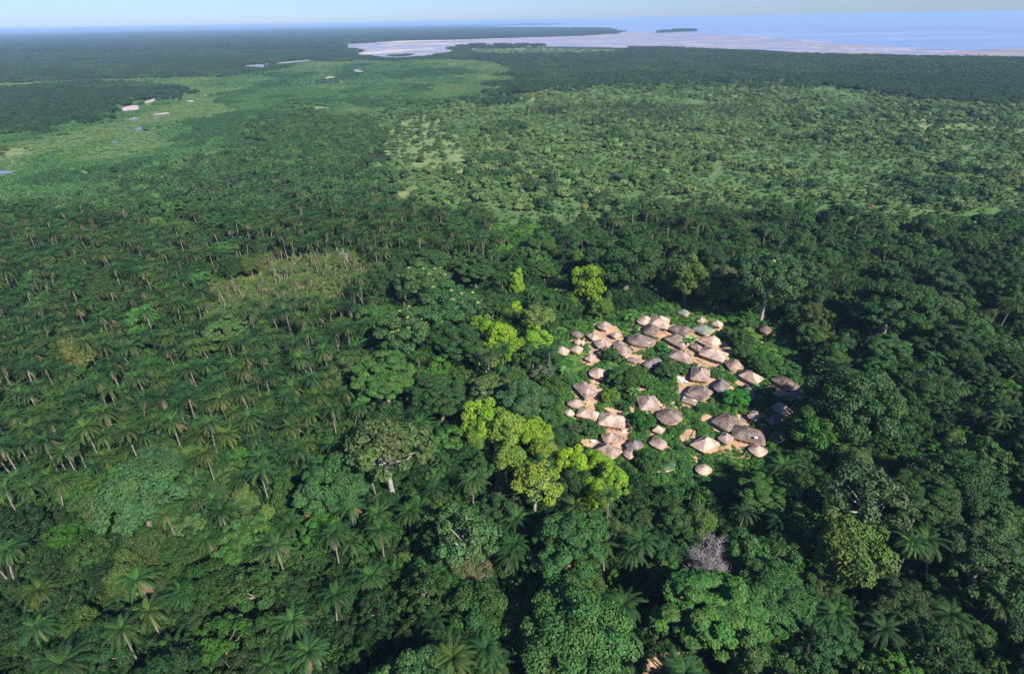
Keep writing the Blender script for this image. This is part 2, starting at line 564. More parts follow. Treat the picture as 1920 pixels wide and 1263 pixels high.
def emp(name, loc, rz=0.0, s=1.0):
    o = bpy.data.objects.new(name, None)
    o.empty_display_size = 1
    o.location = loc
    o.rotation_euler = (0, 0, rz)
    o.scale = (s, s, s) if not isinstance(s, tuple) else s
    col.objects.link(o)
    return o


def link(name, me, parent=None, loc=None):
    o = bpy.data.objects.new(name, me)
    if parent is not None:
        o.parent = parent
    if loc is not None:
        o.location = loc
    col.objects.link(o)
    return o


def place_tree(kind, v, x, y, s, rz, tint, name, label, cat, group=None, sz=None):
    p = PROTO[kind][v % len(PROTO[kind])]
    r = emp(name, (x, y, 0), rz, (s, s, sz or s))
    setp(r, label, cat, group)
    c = link('crown', p['crown'], r); c['tint'] = [float(q) for q in tint]
    t = link('trunk', p['trunk'], r)
    for nm, me in p['extra'].items():
        link(nm, me, r)
    return r


def scatter(name, kinds, pts, label, cat, group=None):
    """pts: list of (kindindex, x, y, z, scale, rot, (r,g,b)) -> ONE stuff object"""
    if not len(pts):
        return
    objs = []
    base = {}
    for k in kinds:
        base[k] = len(objs)
        objs += [p['obj'] for p in PROTO[k]]
    n = len(pts)
    me = bpy.data.meshes.new(name)
    me.vertices.add(n)
    co = np.array([(p[1], p[2], p[3]) for p in pts], 'f')
    me.vertices.foreach_set('co', co.ravel())
    a = me.attributes.new('vi', 'INT', 'POINT')
    rs = np.random.RandomState(n)
    a.data.foreach_set('value', np.array([base[p[0]] + rs.randint(len(PROTO[p[0]])) for p in pts], 'i'))
    a = me.attributes.new('sc', 'FLOAT', 'POINT'); a.data.foreach_set('value', np.array([p[4] for p in pts], 'f'))
    a = me.attributes.new('rot', 'FLOAT', 'POINT'); a.data.foreach_set('value', np.array([p[5] for p in pts], 'f'))
    a = me.attributes.new('tint', 'FLOAT_VECTOR', 'POINT'); a.data.foreach_set('vector', np.array([p[6] for p in pts], 'f').ravel())
    o = bpy.data.objects.new(name, me)
    col.objects.link(o)
    setp(o, label, cat, group, 'stuff')
    ng = bpy.data.node_groups.new(name + '_nodes', 'GeometryNodeTree')
    ng.interface.new_socket('Geometry', in_out='INPUT', socket_type='NodeSocketGeometry')
    ng.interface.new_socket('Geometry', in_out='OUTPUT', socket_type='NodeSocketGeometry')
    N, L = ng.nodes, ng.links
    gi = N.new('NodeGroupInput'); go = N.new('NodeGroupOutput')
    jn = N.new('GeometryNodeJoinGeometry')

    def attr(nm, t):
        q = N.new('GeometryNodeInputNamedAttribute'); q.data_type = t; q.inputs['Name'].default_value = nm
        return [s_ for s_ in q.outputs if s_.enabled and s_.name == 'Attribute'][0]
    vi = attr('vi', 'INT'); scn = attr('sc', 'FLOAT'); rot = attr('rot', 'FLOAT')
    cx = N.new('ShaderNodeCombineXYZ'); L.new(rot, cx.inputs['Z'])
    for i, ob in enumerate(objs):
        oi = N.new('GeometryNodeObjectInfo'); oi.inputs['Object'].default_value = ob
        oi.inputs['As Instance'].default_value = True
        cmp_ = N.new('FunctionNodeCompare'); cmp_.data_type = 'INT'; cmp_.operation = 'EQUAL'
        ins = [s_ for s_ in cmp_.inputs if s_.enabled]
        L.new(vi, ins[0]); ins[1].default_value = i
        ip = N.new('GeometryNodeInstanceOnPoints')
        L.new(gi.outputs[0], ip.inputs['Points']); L.new(cmp_.outputs[0], ip.inputs['Selection'])
        L.new(oi.outputs['Geometry'], ip.inputs['Instance'])
        L.new(cx.outputs[0], ip.inputs['Rotation']); L.new(scn, ip.inputs['Scale'])
        L.new(ip.outputs[0], jn.inputs[0])
    L.new(jn.outputs[0], go.inputs[0])
    md = o.modifiers.new('scatter', 'NODES'); md.node_group = ng
    return o


# ------------------------------------------------------------------ ground, water (sheets)
def sheet(name, poly_px, z, mat, smooth=2, jit=0.0, seed=0, world=None, label=None):
    """flat irregular patch of ground or water lying on the plane z"""
    rs = np.random.RandomState(seed)
    P = np.array(world if world is not None else [at(a, b, z) for a, b in poly_px])
    for _ in range(smooth):
        Q = np.roll(P, -1, 0)
        P = np.stack([P * 0.75 + Q * 0.25, P * 0.25 + Q * 0.75], 1).reshape(-1, 2)
    if jit:
        for _ in range(2):
            Q = np.roll(P, -1, 0)
            mid = (P + Q) / 2 + rs.randn(len(P), 2) * jit
            P = np.stack([P, mid], 1).reshape(-1, 2)
            jit *= 0.5
    import bmesh
    bm = bmesh.new()
    vs = [bm.verts.new((p[0], p[1], z)) for p in P]
    f = bm.faces.new(vs)
    f.normal_update()
    if f.normal.z < 0:
        f.normal_flip()
    bmesh.ops.triangulate(bm, faces=[f])
    me = bpy.data.meshes.new(name); bm.to_mesh(me); bm.free()
    me.materials.append(mat)
    o = bpy.data.objects.new(name, me); col.objects.link(o)
    o['kind'] = 'structure'
    return o


def water_material(name, cols, rough, scale, stretch=(1, 1, 1), bump=0.0, pos=None):
    m = noise_material(name, cols, scale, rough=rough, stretch=stretch, spec=0.5, bump=bump, bscale=scale * 30 if bump else None, pos=pos)
    return m


M['sea'] = water_material('sea_water', [(0.16, 0.23, 0.40), (0.22, 0.29, 0.45), (0.34, 0.39, 0.50)], 0.35, 0.0004, (1, 3.0, 1))
M['lagoon'] = water_material('tidal_flat', [(0.16, 0.21, 0.34), (0.29, 0.29, 0.36), (0.24, 0.195, 0.19), (0.47, 0.40, 0.37), (0.20, 0.24, 0.35)], 0.45, 0.0045, (1, 1.1, 1), pos=[.38, .45, .51, .57, .64])
M['sand'] = noise_material('beach_sand', [(0.36, 0.30, 0.28), (0.54, 0.47, 0.43)], 0.006)
M['mudbank'] = noise_material('mud_bank', [(0.16, 0.15, 0.18), (0.27, 0.22, 0.22), (0.22, 0.24, 0.32)], 0.006)
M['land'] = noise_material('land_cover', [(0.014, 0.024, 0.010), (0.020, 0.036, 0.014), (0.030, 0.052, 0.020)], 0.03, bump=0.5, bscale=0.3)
M['marsh'] = noise_material('marsh_grass', [(0.055, 0.12, 0.045), (0.085, 0.16, 0.06), (0.14, 0.19, 0.08)], 0.012, detail=8, bump=0.6, bscale=0.15)
M['savgrass'] = noise_material('savanna_grass', [(0.06, 0.12, 0.035), (0.08, 0.15, 0.045), (0.13, 0.18, 0.07)], 0.05, detail=8, bump=0.5, bscale=0.25)
M['drygrass'] = noise_material('dry_grass', [(0.085, 0.15, 0.045), (0.15, 0.20, 0.07), (0.25, 0.26, 0.13)], 0.05, detail=8, bump=0.4, bscale=0.4)
M['pool'] = noise_material('pool_water', [(0.12, 0.15, 0.19), (0.19, 0.22, 0.25)], 0.02, rough=0.3, spec=0.5)
M['pan'] = noise_material('dry_pan', [(0.30, 0.26, 0.22), (0.50, 0.42, 0.39)], 0.05)

BIG = 80000.0
sheet('sea', None, -2.0, M['sea'], 0, world=[(-BIG, -2000), (BIG, -2000), (BIG, BIG), (-BIG, BIG)])
# mainland: near ground reaching the coast on the right and the horizon on the left
coast = [(2400, 122), (2150, 113), (1920, 109), (1800, 109), (1700, 107), (1600, 103), (1500, 99), (1420, 93), (1260, 91), (1180, 90), (1040, 88), (900, 86),
         (864, 88), (838, 92), (862, 96), (850, 100), (800, 109), (740, 113), (690, 108), (660, 104), (680, 97), (640, 88), (612, 86), (620, 84), (660, 82), (720, 79), (770, 76), (860, 75),
         (960, 71.5), (1090, 68), (1150, 64.5), (1166, 61), (1150, 57), (1128, 53.5), (960, 52), (880, 50), (900, 48.6), (1020, 47.5), (1060, 45.5), (1050, 43.6), (1000, 42.5), (860, 43.5), (700, 46)]
cw = [at(a, b, 0) for a, b in coast]
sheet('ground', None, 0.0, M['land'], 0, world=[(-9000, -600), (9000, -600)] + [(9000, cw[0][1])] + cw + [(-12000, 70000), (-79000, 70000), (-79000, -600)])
sheet('tidal_flat', [(2300, 116), (1920, 112), (1500, 106), (1040, 100), (640, 120), (600, 92), (600, 80), (900, 70), (1100, 67), (1190, 58), (1350, 64), (1500, 74), (1620, 86), (1920, 99), (2300, 110)], -1.0, M['lagoon'], 2)
sheet('beach', [(690, 80), (760, 76.2), (860, 75), (960, 71.5), (1095, 68), (1160, 63), (1168, 61.5), (1150, 66), (1090, 69.5), (1040, 71), (960, 73), (860, 76.5), (780, 79), (740, 81.5)], 0.6, M['sand'], 1)
for i, q in enumerate([[(1760, 97), (1920, 91), (2200, 95), (2200, 107), (1900, 104), (1820, 105)], [(1560, 99), (1700, 101), (1800, 105), (1700, 106), (1600, 102.5)],
                       [(660, 100), (760, 92), (830, 90), (780, 95), (700, 102), (670, 104)], [(720, 83), (860, 81), (900, 82), (800, 84), (720, 85)]]):
    sheet('sandbank', q, -0.6, M['mudbank'] if i < 2 else M['sand'], 2, jit=12)
ISLETS = [[(1226, 61), (1240, 58), (1290, 56), (1307, 56.5), (1308, 58.5), (1280, 59.5), (1240, 62)], [(726, 105), (740, 102), (775, 101.5), (772, 104), (745, 106)]]
for q in ISLETS:
    sheet('islet', q, 0.3, M['land'], 1)
MARSH = [[(-300, 262), (0, 255), (210, 212), (335, 172), (440, 140), (560, 118), (660, 114), (760, 118), (860, 112), (930, 116), (960, 150), (900, 185), (700, 222), (560, 218), (500, 235), (420, 300), (350, 330), (150, 370), (-300, 420)],
         [(-300, 168), (0, 158), (160, 148), (430, 145), (400, 170), (330, 165), (180, 154), (0, 166)]]
for k, q in enumerate(MARSH):
    sheet('marsh_ground', q, 0.15 + 0.1 * k, M['marsh'], 2, jit=2.0, seed=k)
SAV = [(700, 222), (900, 190), (1000, 172), (1300, 150), (1500, 152), (1750, 190), (2150, 205), (2150, 430), (1760, 440), (1560, 420), (1440, 410), (1280, 395), (1120, 425), (940, 470), (880, 400), (780, 400), (715, 345), (740, 300)]
sheet('savanna_ground', SAV, 0.10, M['savgrass'], 2, jit=2.0, seed=9)
DRY = [
    [(716, 268), (735, 235), (762, 214), (800, 212), (830, 226), (858, 250), (872, 300), (878, 345), (845, 352), (822, 322), (790, 318), (755, 312), (730, 290)],
    [(735, 362), (758, 350), (792, 350), (806, 366), (790, 378), (745, 376)],
    [(1668, 232), (1710, 222), (1765, 225), (1830, 236), (1935, 243), (1935, 250), (1830, 246), (1740, 246), (1680, 243)],
    [(-60, 275), (20, 275), (55, 281), (30, 294), (-60, 300)],
    [(0, 386), (60, 382), (95, 384), (70, 389), (0, 391)],
    [(540, 196), (600, 196), (628, 203), (600, 211), (560, 210)],
    [(880, 88.5), (1080, 91), (1170, 93), (1120, 97), (1060, 100), (985, 103), (925, 102), (890, 96)],
    [(960, 182), (1010, 184), (1075, 187), (1010, 191), (965, 190)],
    [(1310, 178), (1370, 175), (1400, 183), (1340, 187)],
]
for k, q in enumerate(DRY):
    sheet('dry_grass_ground', q, 0.45 if k != 8 else 0.45, M['drygrass'], 2, jit=2.5 if k in (0, 2, 6) else 1.5, seed=20 + k)
POOLS = [([(432, 125), (500, 120), (590, 111), (588, 113.5), (510, 122), (500, 127), (502, 132), (470, 129)], 'lagoon'),
         ([(600, 146), (636, 143), (634, 148), (612, 148.5)], 'pan'), ([(658, 131), (672, 130), (686, 134), (664, 137)], 'lagoon'),
         ([(218, 207), (240, 198), (264, 197), (262, 205), (240, 209)], 'pan'), ([(238, 223), (262, 219), (258, 223), (246, 225)], 'lagoon'),
         ([(250, 240), (270, 236), (272, 242), (256, 245)], 'pool'), ([(200, 266), (228, 264), (218, 269)], 'pool'), ([(-30, 319), (14, 319), (34, 323), (6, 327), (-30, 327)], 'pool'),
         ([(344, 189), (366, 188), (360, 192)], 'pan'), ([(378, 179), (394, 177), (388, 181)], 'pan'), ([(284, 214), (320, 210), (316, 214), (292, 216)], 'pan'),
         ([(268, 192), (290, 184), (318, 174), (300, 184), (276, 195)], 'pan'),
         ([(346, 374), (360, 372), (366, 384), (354, 392)], 'pool')]
for k, (q, mt) in enumerate(POOLS):
    sheet({'lagoon': 'creek', 'pan': 'salt_pan', 'pool': 'pool', 'soil': 'bare_soil'}[mt], q, 0.6, M[mt], 2, jit=0.8, seed=40 + k)

VILLAGE = [(1030, 660), (1040, 610), (1085, 592), (1150, 585), (1195, 575), (1255, 562), (1330, 558), (1400, 582), (1450, 592), (1490, 630), (1530, 690), (1535, 760), (1500, 820), (1460, 870), (1400, 925),
           (1300, 935), (1215, 910), (1130, 872), (1050, 812), (1035, 740)]
sheet('village_grass', VILLAGE, 0.05, M['grass'], 2, jit=0.6, seed=3)
PALMCLEAR = [(355, 600), (380, 545), (490, 490), (600, 472), (705, 482), (722, 520), (670, 556), (565, 602), (450, 628)]
sheet('clearing_grass', PALMCLEAR, 0.05, M['savgrass'], 2, jit=3.0, seed=4)


def T(tile, x, y):
    ox, oy, sc = {'A': (1020, 560, 7.015), 'B': (1240, 560, 7.015), 'C': (1020, 700, 7.015), 'D': (1260, 680, 5.739), 'E': (880, 400, 5.26), 'F': (600, 740, 6.317)}[tile]
    return ox + x / sc, oy + y / sc


YARDS = [
    ('A', [(640, 320), (800, 330), (900, 320), (1000, 410), (1060, 540), (1090, 640), (1180, 760), (1240, 860), (1060, 800), (900, 640), (760, 700), (690, 760), (560, 830), (520, 800), (600, 720), (590, 600), (560, 500), (660, 430)]),
    ('A', [(1090, 580), (1400, 590), (1480, 570), (1440, 650), (1330, 700), (1220, 690), (1150, 650)]),
    ('A', [(1200, 740), (1320, 720), (1330, 820), (1280, 870), (1180, 830)]),
    ('B', [(-180, 380), (0, 370), (120, 400), (260, 440), (440, 420), (560, 470), (500, 560), (440, 590), (300, 500), (160, 470), (30, 530), (-40, 520), (-20, 450), (-180, 430)]),
    ('B', [(40, 560), (160, 640), (300, 650), (440, 560), (560, 620), (700, 640), (860, 560), (960, 660), (1000, 710), (900, 760), (830, 840), (760, 880), (640, 930), (520, 880), (380, 890), (220, 850), (380, 760), (280, 690), (150, 680), (40, 600)]),
    ('B', [(340, 900), (420, 1060), (640, 1080), (720, 1060), (700, 1130), (480, 1110), (330, 1200), (240, 1290), (220, 1180), (280, 1120), (200, 1060), (300, 1010), (330, 960)]),
    ('B', [(740, 930), (820, 920), (820, 945), (740, 955)]),
    ('D', [(280, 590), (360, 550), (440, 560), (440, 620), (400, 640), (480, 700), (640, 770), (480, 760), (420, 680), (280, 620)]),
    ('D', [(60, 780), (180, 700), (300, 720), (260, 790), (180, 860), (140, 950), (110, 900), (60, 820)]),
    ('D', [(700, 800), (760, 850), (800, 980), (850, 1030), (780, 1000), (700, 900), (640, 860)]),
    ('D', [(1010, 820), (1080, 850), (1150, 960), (1120, 980), (1040, 880)]),
    ('D', [(820, 520), (1020, 520), (1010, 600), (860, 610), (800, 590)]),
    ('D', [(1060, 220), (1180, 260), (1420, 260), (1440, 350), (1300, 400), (1180, 320), (1040, 280)]),
    ('D', [(640, 510), (720, 520), (820, 640), (850, 690), (760, 660), (700, 570)]),
    ('C', [(250, 480), (420, 540), (560, 420), (520, 380), (560, 330), (720, 290), (740, 360), (700, 420), (720, 490), (680, 640), (400, 560), (260, 560)]),
    ('C', [(740, 430), (940, 460), (1080, 540), (1120, 700), (1160, 780), (1160, 860), (1060, 960), (1000, 990), (900, 900), (740, 780), (1040, 740), (1060, 620), (760, 500)]),
    ('C', [(600, 860), (760, 880), (1050, 960), (1060, 1080), (880, 1150), (620, 1020), (470, 1000), (480, 850)]),
    ('C', [(1290, 840), (1480, 740), (1620, 790), (1520, 840), (1420, 830), (1370, 900), (1290, 880)]),
    ('C', [(1180, 170), (1330, 150), (1370, 210), (1300, 250), (1150, 240), (1140, 280), (1040, 260), (1010, 220), (1100, 210)]),
    ('C', [(1740, 30), (1830, 20), (1860, 320), (1790, 340), (1780, 200), (1730, 130)]),
    ('A', [(560, 1060), (640, 1040), (830, 1030), (780, 1120), (640, 1120)]),
    ('F', [(1350, 540), (1400, 510), (1520, 520), (1500, 560), (1400, 570)]),
]
for k, (t, q) in enumerate(YARDS):
    sheet('bare_earth', [T(t, a, b) for a, b in q], 0.07 + 0.004 * k, M['soil'], 2, jit=0.35, seed=60 + k)
sheet('bare_earth', [(1205, 1230), (1290, 1215), (1330, 1240), (1330, 1300), (1200, 1300)], 0.07, M['soil'], 2, jit=.3)
sheet('bare_earth', [(1280, 1185), (1320, 1180), (1330, 1215), (1285, 1215)], 0.075, M['soil'], 2, jit=.3)

APRONS = True


def path(name, pts, wd, z, mat, seed=0):
    """narrow trodden strip"""
    P = np.array([at(a, b, z) for a, b in pts])
    for _ in range(2):
        P = np.concatenate([P[:1], np.stack([P[:-1] * .75 + P[1:] * .25, P[:-1] * .25 + P[1:] * .75], 1).reshape(-1, 2), P[-1:]])
    Tn = unit(np.gradient(P, axis=0)); N = np.stack([-Tn[:, 1], Tn[:, 0]], -1)
    rs = np.random.RandomState(seed)
    wv = (wd * (0.7 + 0.6 * rs.rand(len(P))))[:, None] / 2
    a = np.c_[P - N * wv, np.full(len(P), z)]; b = np.c_[P + N * wv, np.full(len(P), z)]
    mb = MB(); mb.quads(np.stack([a[:-1], a[1:], b[1:], b[:-1]], 1))
    o = link(name, mb.mesh(name, [mat], color=False)); o['kind'] = 'structure'


path('footpath', [T('C', 1520, 420), T('C', 1690, 400), T('C', 1790, 320)], 0.7, 0.17, M['soil'])
path('footpath', [T('A', 1460, 1135), T('A', 1640, 1140), T('A', 1800, 1140)], 0.6, 0.17, M['soil'])
path('footpath', [T('D', 215, 940), T('D', 265, 1020), T('D', 265, 1080)], 0.6, 0.17, M['soil'])
path('footpath', [T('D', 30, 460), T('D', 110, 560), T('D', 140, 690)], 0.6, 0.17, M['soil'])
path('footpath', [T('B', 1300, 590), T('B', 1400, 520), T('B', 1500, 470)], 0.7, 0.17, M['soil'])
path('footpath', [(1014, 470), (1022, 485), (1020, 505), (1022, 520)], 2.6, 0.17, M['soil'])
path('footpath', [(1349, 300), (1352, 312), (1340, 325), (1334, 332)], .9, 0.2, M['bark'])
path('footpath', [(1590, 372), (1640, 345), (1670, 330)], 1.2, 0.2, M['bark'])
path('footpath', [(1320, 265), (1316, 272)], 1.5, 0.2, M['soil'])

# ------------------------------------------------------------------ huts
EAVE = 1.9
HUTS = [  # tile, L, F, R, apex, thatch, roundness exponent, eave height, label
    ('A', (703, 350), (800, 412), (888, 350), (803, 292), 'lilac', 3, 1.9, 'grey cone-roofed hut at the top of the left yard, nearest the forest'),
    ('A', (355, 445), (440, 512), (512, 465), (432, 405), 'grey', 4, 1.7, 'small grey-topped hut standing just behind the little cream hut with a lean-to'),
    ('A', (398, 560), (450, 602), (505, 562), (455, 500), 'cream', 2.5, 1.6, 'little cream round hut with a lean-to against its right side'),
    ('A', (150, 678), (265, 738), (337, 675), (237, 617), 'cream', 4, 1.8, 'bright cream hut, leftmost of the whole village, alone on the grass'),
    ('A', (340, 660), (432, 708), (517, 655), (430, 600), 'cream', 4, 1.8, 'bright cream hut, right of the pair standing on the left grass'),
    ('A', (558, 470), (640, 545), (738, 515), (638, 432), 'cream', 5, 1.8, 'light tan square hut on the left rim of the upper left yard'),
    ('A', (860, 460), (925, 510), (1022, 485), (948, 415), 'tan', 5, 1.8, 'tan hut with a dark left eave in the middle of the upper left yard'),
    ('A', (668, 560), (712, 638), (885, 598), (780, 520), 'lilac', 4, 1.9, 'wide pale grey hut behind the small dark tree in the left yard'),
    ('A', (893, 582), (990, 640), (1095, 600), (990, 532), 'grey', 4, 1.9, 'grey hut on the right edge of the left yard, above a paler one'),
    ('A', (925, 640), (1035, 755), (1140, 680), (1035, 612), 'lilac', 4, 1.9, 'pale grey hut half hidden by the small dark tree in front of it'),
    ('A', (705, 690), (750, 745), (800, 700), (750, 655), 'dark', 4, 1.7, 'small dark brown hut in the shade left of the small dark tree'),
    ('A', (530, 780), (610, 825), (690, 765), (608, 722), 'tan', 5, 1.5, 'small tan shed with white litter, lower left corner of the left yard'),
    ('A', (588, 975), (712, 1040), (828, 970), (718, 903), 'cream', 2.3, 1.9, 'round cream hut alone on grass left of the biggest village tree'),
    ('A', (1228, 285), (1320, 345), (1412, 270), (1337, 210), 'cream', 3, 1.8, 'small cream hut touching the left of the biggest pink roof at the top'),
    ('A', (1385, 335), (1620, 402), (1652, 262), (1528, 200), 'cream', 6, 2.1, 'biggest pinkish cream square hut at the top centre of the village'),
    ('A', (1307, 430), (1455, 485), (1512, 375), (1400, 338), 'grey', 4, 1.9, 'dark grey hut between the biggest pink roof and the wide oval hut'),
    ('A', (1095, 555), (1380, 620), (1460, 530), (1255, 440), 'grey', 3, 2.1, 'wide oval grey hut with a whitewashed wall facing its earth yard'),
    ('A', (1080, 800), (1200, 832), (1250, 800), (1160, 752), 'dark', 4, 1.7, 'low dark hut just behind the biggest village tree'),
    ('A', (1300, 850), (1385, 905), (1550, 820), (1430, 765), 'dark', 4, 1.9, 'dark mottled hut with blue cloth beside it, right of the biggest village tree'),
    ('B', (215, 175), (315, 220), (375, 178), (290, 100), 'moss', 3, 1.6, 'small mossy green hut sunk in bushes behind the top row'),
    ('B', (465, 290), (535, 312), (592, 262), (525, 208), 'tan', 4, 1.7, 'small greyish tan hut behind the hut with the green corner'),
    ('B', (658, 325), (765, 372), (810, 325), (740, 265), 'cream', 4, 1.7, 'small light tan hut furthest right behind the top row'),
    ('B', (95, 390), (310, 485), (445, 420), (260, 310), 'grey', 6, 2.0, 'grey hip-roofed hut in the top row, left of the hut with the green corner'),
    ('B', (405, 385), (580, 478), (714, 412), (560, 314), 'moss', 6, 2.0, 'grey hut with bright green moss on its back and right slopes'),
    ('B', (45, 520), (270, 648), (418, 570), (215, 465), 'tan', 7, 2.0, 'pinkish tan hip-roofed hut with a darker stain near its peak, second row left'),
    ('B', (465, 550), (660, 640), (825, 570), (690, 468), 'cream', 7, 2.0, 'pale pink hip-roofed hut on the right end of the second row'),
    ('B', (390, 615), (480, 695), (545, 650), (450, 565), 'tan', 5, 1.7, 'small tan hut beside the banana plants between two large roofs'),
    ('B', (495, 720), (800, 835), (882, 722), (700, 636), 'cream', 7, 2.1, 'long hip-roofed hut with a shining cream right end above the plaza'),
    ('B', (110, 745), (335, 860), (388, 762), (262, 690), 'lilac', 5, 2.0, 'pale grey hut on the left of the plaza, partly behind a tree'),
    ('B', (385, 1052), (628, 1085), (640, 920), (525, 888), 'tan', 6, 2.1, 'square hut with a pale hip line and dark left slope just below the plaza'),
    ('B', (828, 820), (900, 930), (1095, 912), (965, 782), 'tan', 5, 1.9, 'tan hut with curved eaves right of the plaza'),
    ('B', (1015, 1000), (1235, 1125), (1350, 1045), (1160, 922), 'cream', 7, 2.0, 'light tan diamond-shaped hut right of centre, next below the one with curved eaves'),
    ('B', (1300, 400), (1385, 455), (1440, 395), (1370, 325), 'grey', 3, 1.8, 'small grey hut standing apart at the upper right near a dark tree'),
    ('B', (1437, 1050), (1690, 1200), (1823, 1140), (1625, 988), 'grey', 8, 2.0, 'large flat grey hut at the right edge under the forest shade'),
    ('D', (1265, 325), (1320, 382), (1410, 335), (1340, 290), 'dark', 5, 1.7, 'small dark hut in deep shade below the large flat grey hut'),
    ('D', (455, 245), (520, 328), (612, 240), (520, 190), 'dark', 3, 1.9, 'round dark grey hut behind the bright green tree'),
    ('D', (130, 330), (330, 412), (440, 305), (345, 228), 'grey', 5, 2.1, 'grey hut with a small bush growing in front of its dark left slope'),
    ('D', (750, 290), (840, 400), (905, 325), (818, 212), 'grey', 4, 2.0, 'tall grey hut with a sharp pale ridge right of the bright green tree'),
    ('D', (103, 402), (248, 458), (268, 418), (185, 372), 'tan', 7, 1.4, 'low narrow tan shed with a white strip along its back edge'),
    ('D', (415, 622), (608, 732), (768, 640), (615, 550), 'grey', 7, 2.1, 'big grey hip-roofed hut with a black left slope, upper of the big lower pair'),
    ('D', (655, 778), (1000, 892), (985, 745), (850, 690), 'grey', 6, 2.1, 'big grey hut with one small white patch on its roof'),
    ('D', (490, 808), (600, 868), (668, 800), (590, 750), 'lilac', 4, 1.8, 'small pale hut squeezed between the three big lower huts'),
    ('D', (185, 875), (355, 960), (520, 858), (385, 770), 'cream', 6, 2.1, 'light tan hut with wooden props under its front eave, lower centre of the village'),
    ('D', (820, 922), (930, 1006), (1030, 955), (925, 885), 'cream', 3, 1.8, 'rounded cream hut at the lower right beside the ring fence'),
    ('D', (245, 1130), (325, 1200), (432, 1160), (345, 1085), 'cream', 2.5, 1.8, 'round cream hut lowest in the village, alone on the grass'),
    ('D', (808, 565), (900, 620), (972, 560), (905, 485), 'tan', 3, 1.8, 'small tan hut below the tall grey one with a timber at its door'),
    ('D', (1065, 468), (1200, 573), (1300, 522), (1195, 435), 'tan', 5, 1.9, 'brownish hut near the right edge of the village with a pointed left corner'),
    ('D', (1030, 605), (1095, 667), (1175, 612), (1105, 565), 'grey', 3.5, 1.7, 'small grey hut with a shaded front between the brownish hut and the net-green one'),
    ('D', (1045, 790), (1130, 850), (1230, 790), (1140, 725), 'green', 2.5, 1.6, 'green overgrown dome hut beside the big hut with the white patch'),
    ('C', (1530, 1205), (1640, 1268), (1760, 1205), (1650, 1160), 'green', 2.3, 1.6, 'round green overgrown hut at the bottom of the village'),
    ('C', (385, 150), (535, 335), (705, 275), (550, 115), 'lilac', 8, 2.0, 'pale lilac-grey square hut with a sharp front hip at the left of the village'),
    ('C', (295, 385), (420, 440), (540, 388), (415, 298), 'lilac', 2.6, 1.9, 'round pale grey hut below the lilac square one'),
    ('C', (262, 490), (320, 552), (408, 530), (312, 430), 'cream', 3.5, 1.8, 'small cream hut at the far lower left tucked under the trees'),
    ('C', (420, 548), (680, 615), (732, 512), (600, 448), 'cream', 7, 2.0, 'cream hut with a black left slope, left neighbour of the longest cream roof'),
    ('C', (705, 665), (1055, 718), (1086, 560), (915, 505), 'cream', 9, 2.3, 'longest cream-roofed hut with posts along its front eave'),
    ('C', (755, 790), (810, 895), (1015, 890), (890, 757), 'tan', 4, 1.8, 'tan hut in front of the longest cream-roofed hut'),
    ('C', (650, 1010), (900, 1125), (1045, 1010), (830, 922), 'tan', 7, 2.1, 'big hut at the lower left partly behind lime green crowns'),
    ('C', (1072, 930), (1170, 1010), (1310, 940), (1185, 862), 'dark', 3.5, 1.9, 'shaded dark hut between the small tall hut and the grey pointed hut'),
    ('C', (1055, 1050), (1128, 1130), (1185, 1050), (1155, 985), 'tan', 3, 1.9, 'small tall greyish tan hut beside the big lower left roof'),
    ('C', (1385, 905), (1545, 1000), (1614, 905), (1520, 835), 'lilac', 4.5, 2.0, 'grey pointed hut with a pale ridge, lower middle of the village'),
    ('C', (1225, 300), (1262, 480), (1515, 468), (1385, 300), 'lilac', 7, 2.0, 'pale grey hut with its left half under a dark green tree'),
    ('C', (1480, 540), (1640, 668), (1824, 570), (1660, 440), 'grey', 2.4, 2.1, 'large round dark grey hut in the centre of the grass'),
    ('C', (1420, 745), (1540, 790), (1600, 720), (1490, 655), 'cream', 5, 1.8, 'small light tan hut above the grey pointed hut with pots in front'),
    ('F', (1378, 480), (1462, 545), (1508, 480), (1440, 418), 'brick', 7, 2.2, 'lone red-brown mud hut in a forest gap left of the village'),
]
HUTC = []


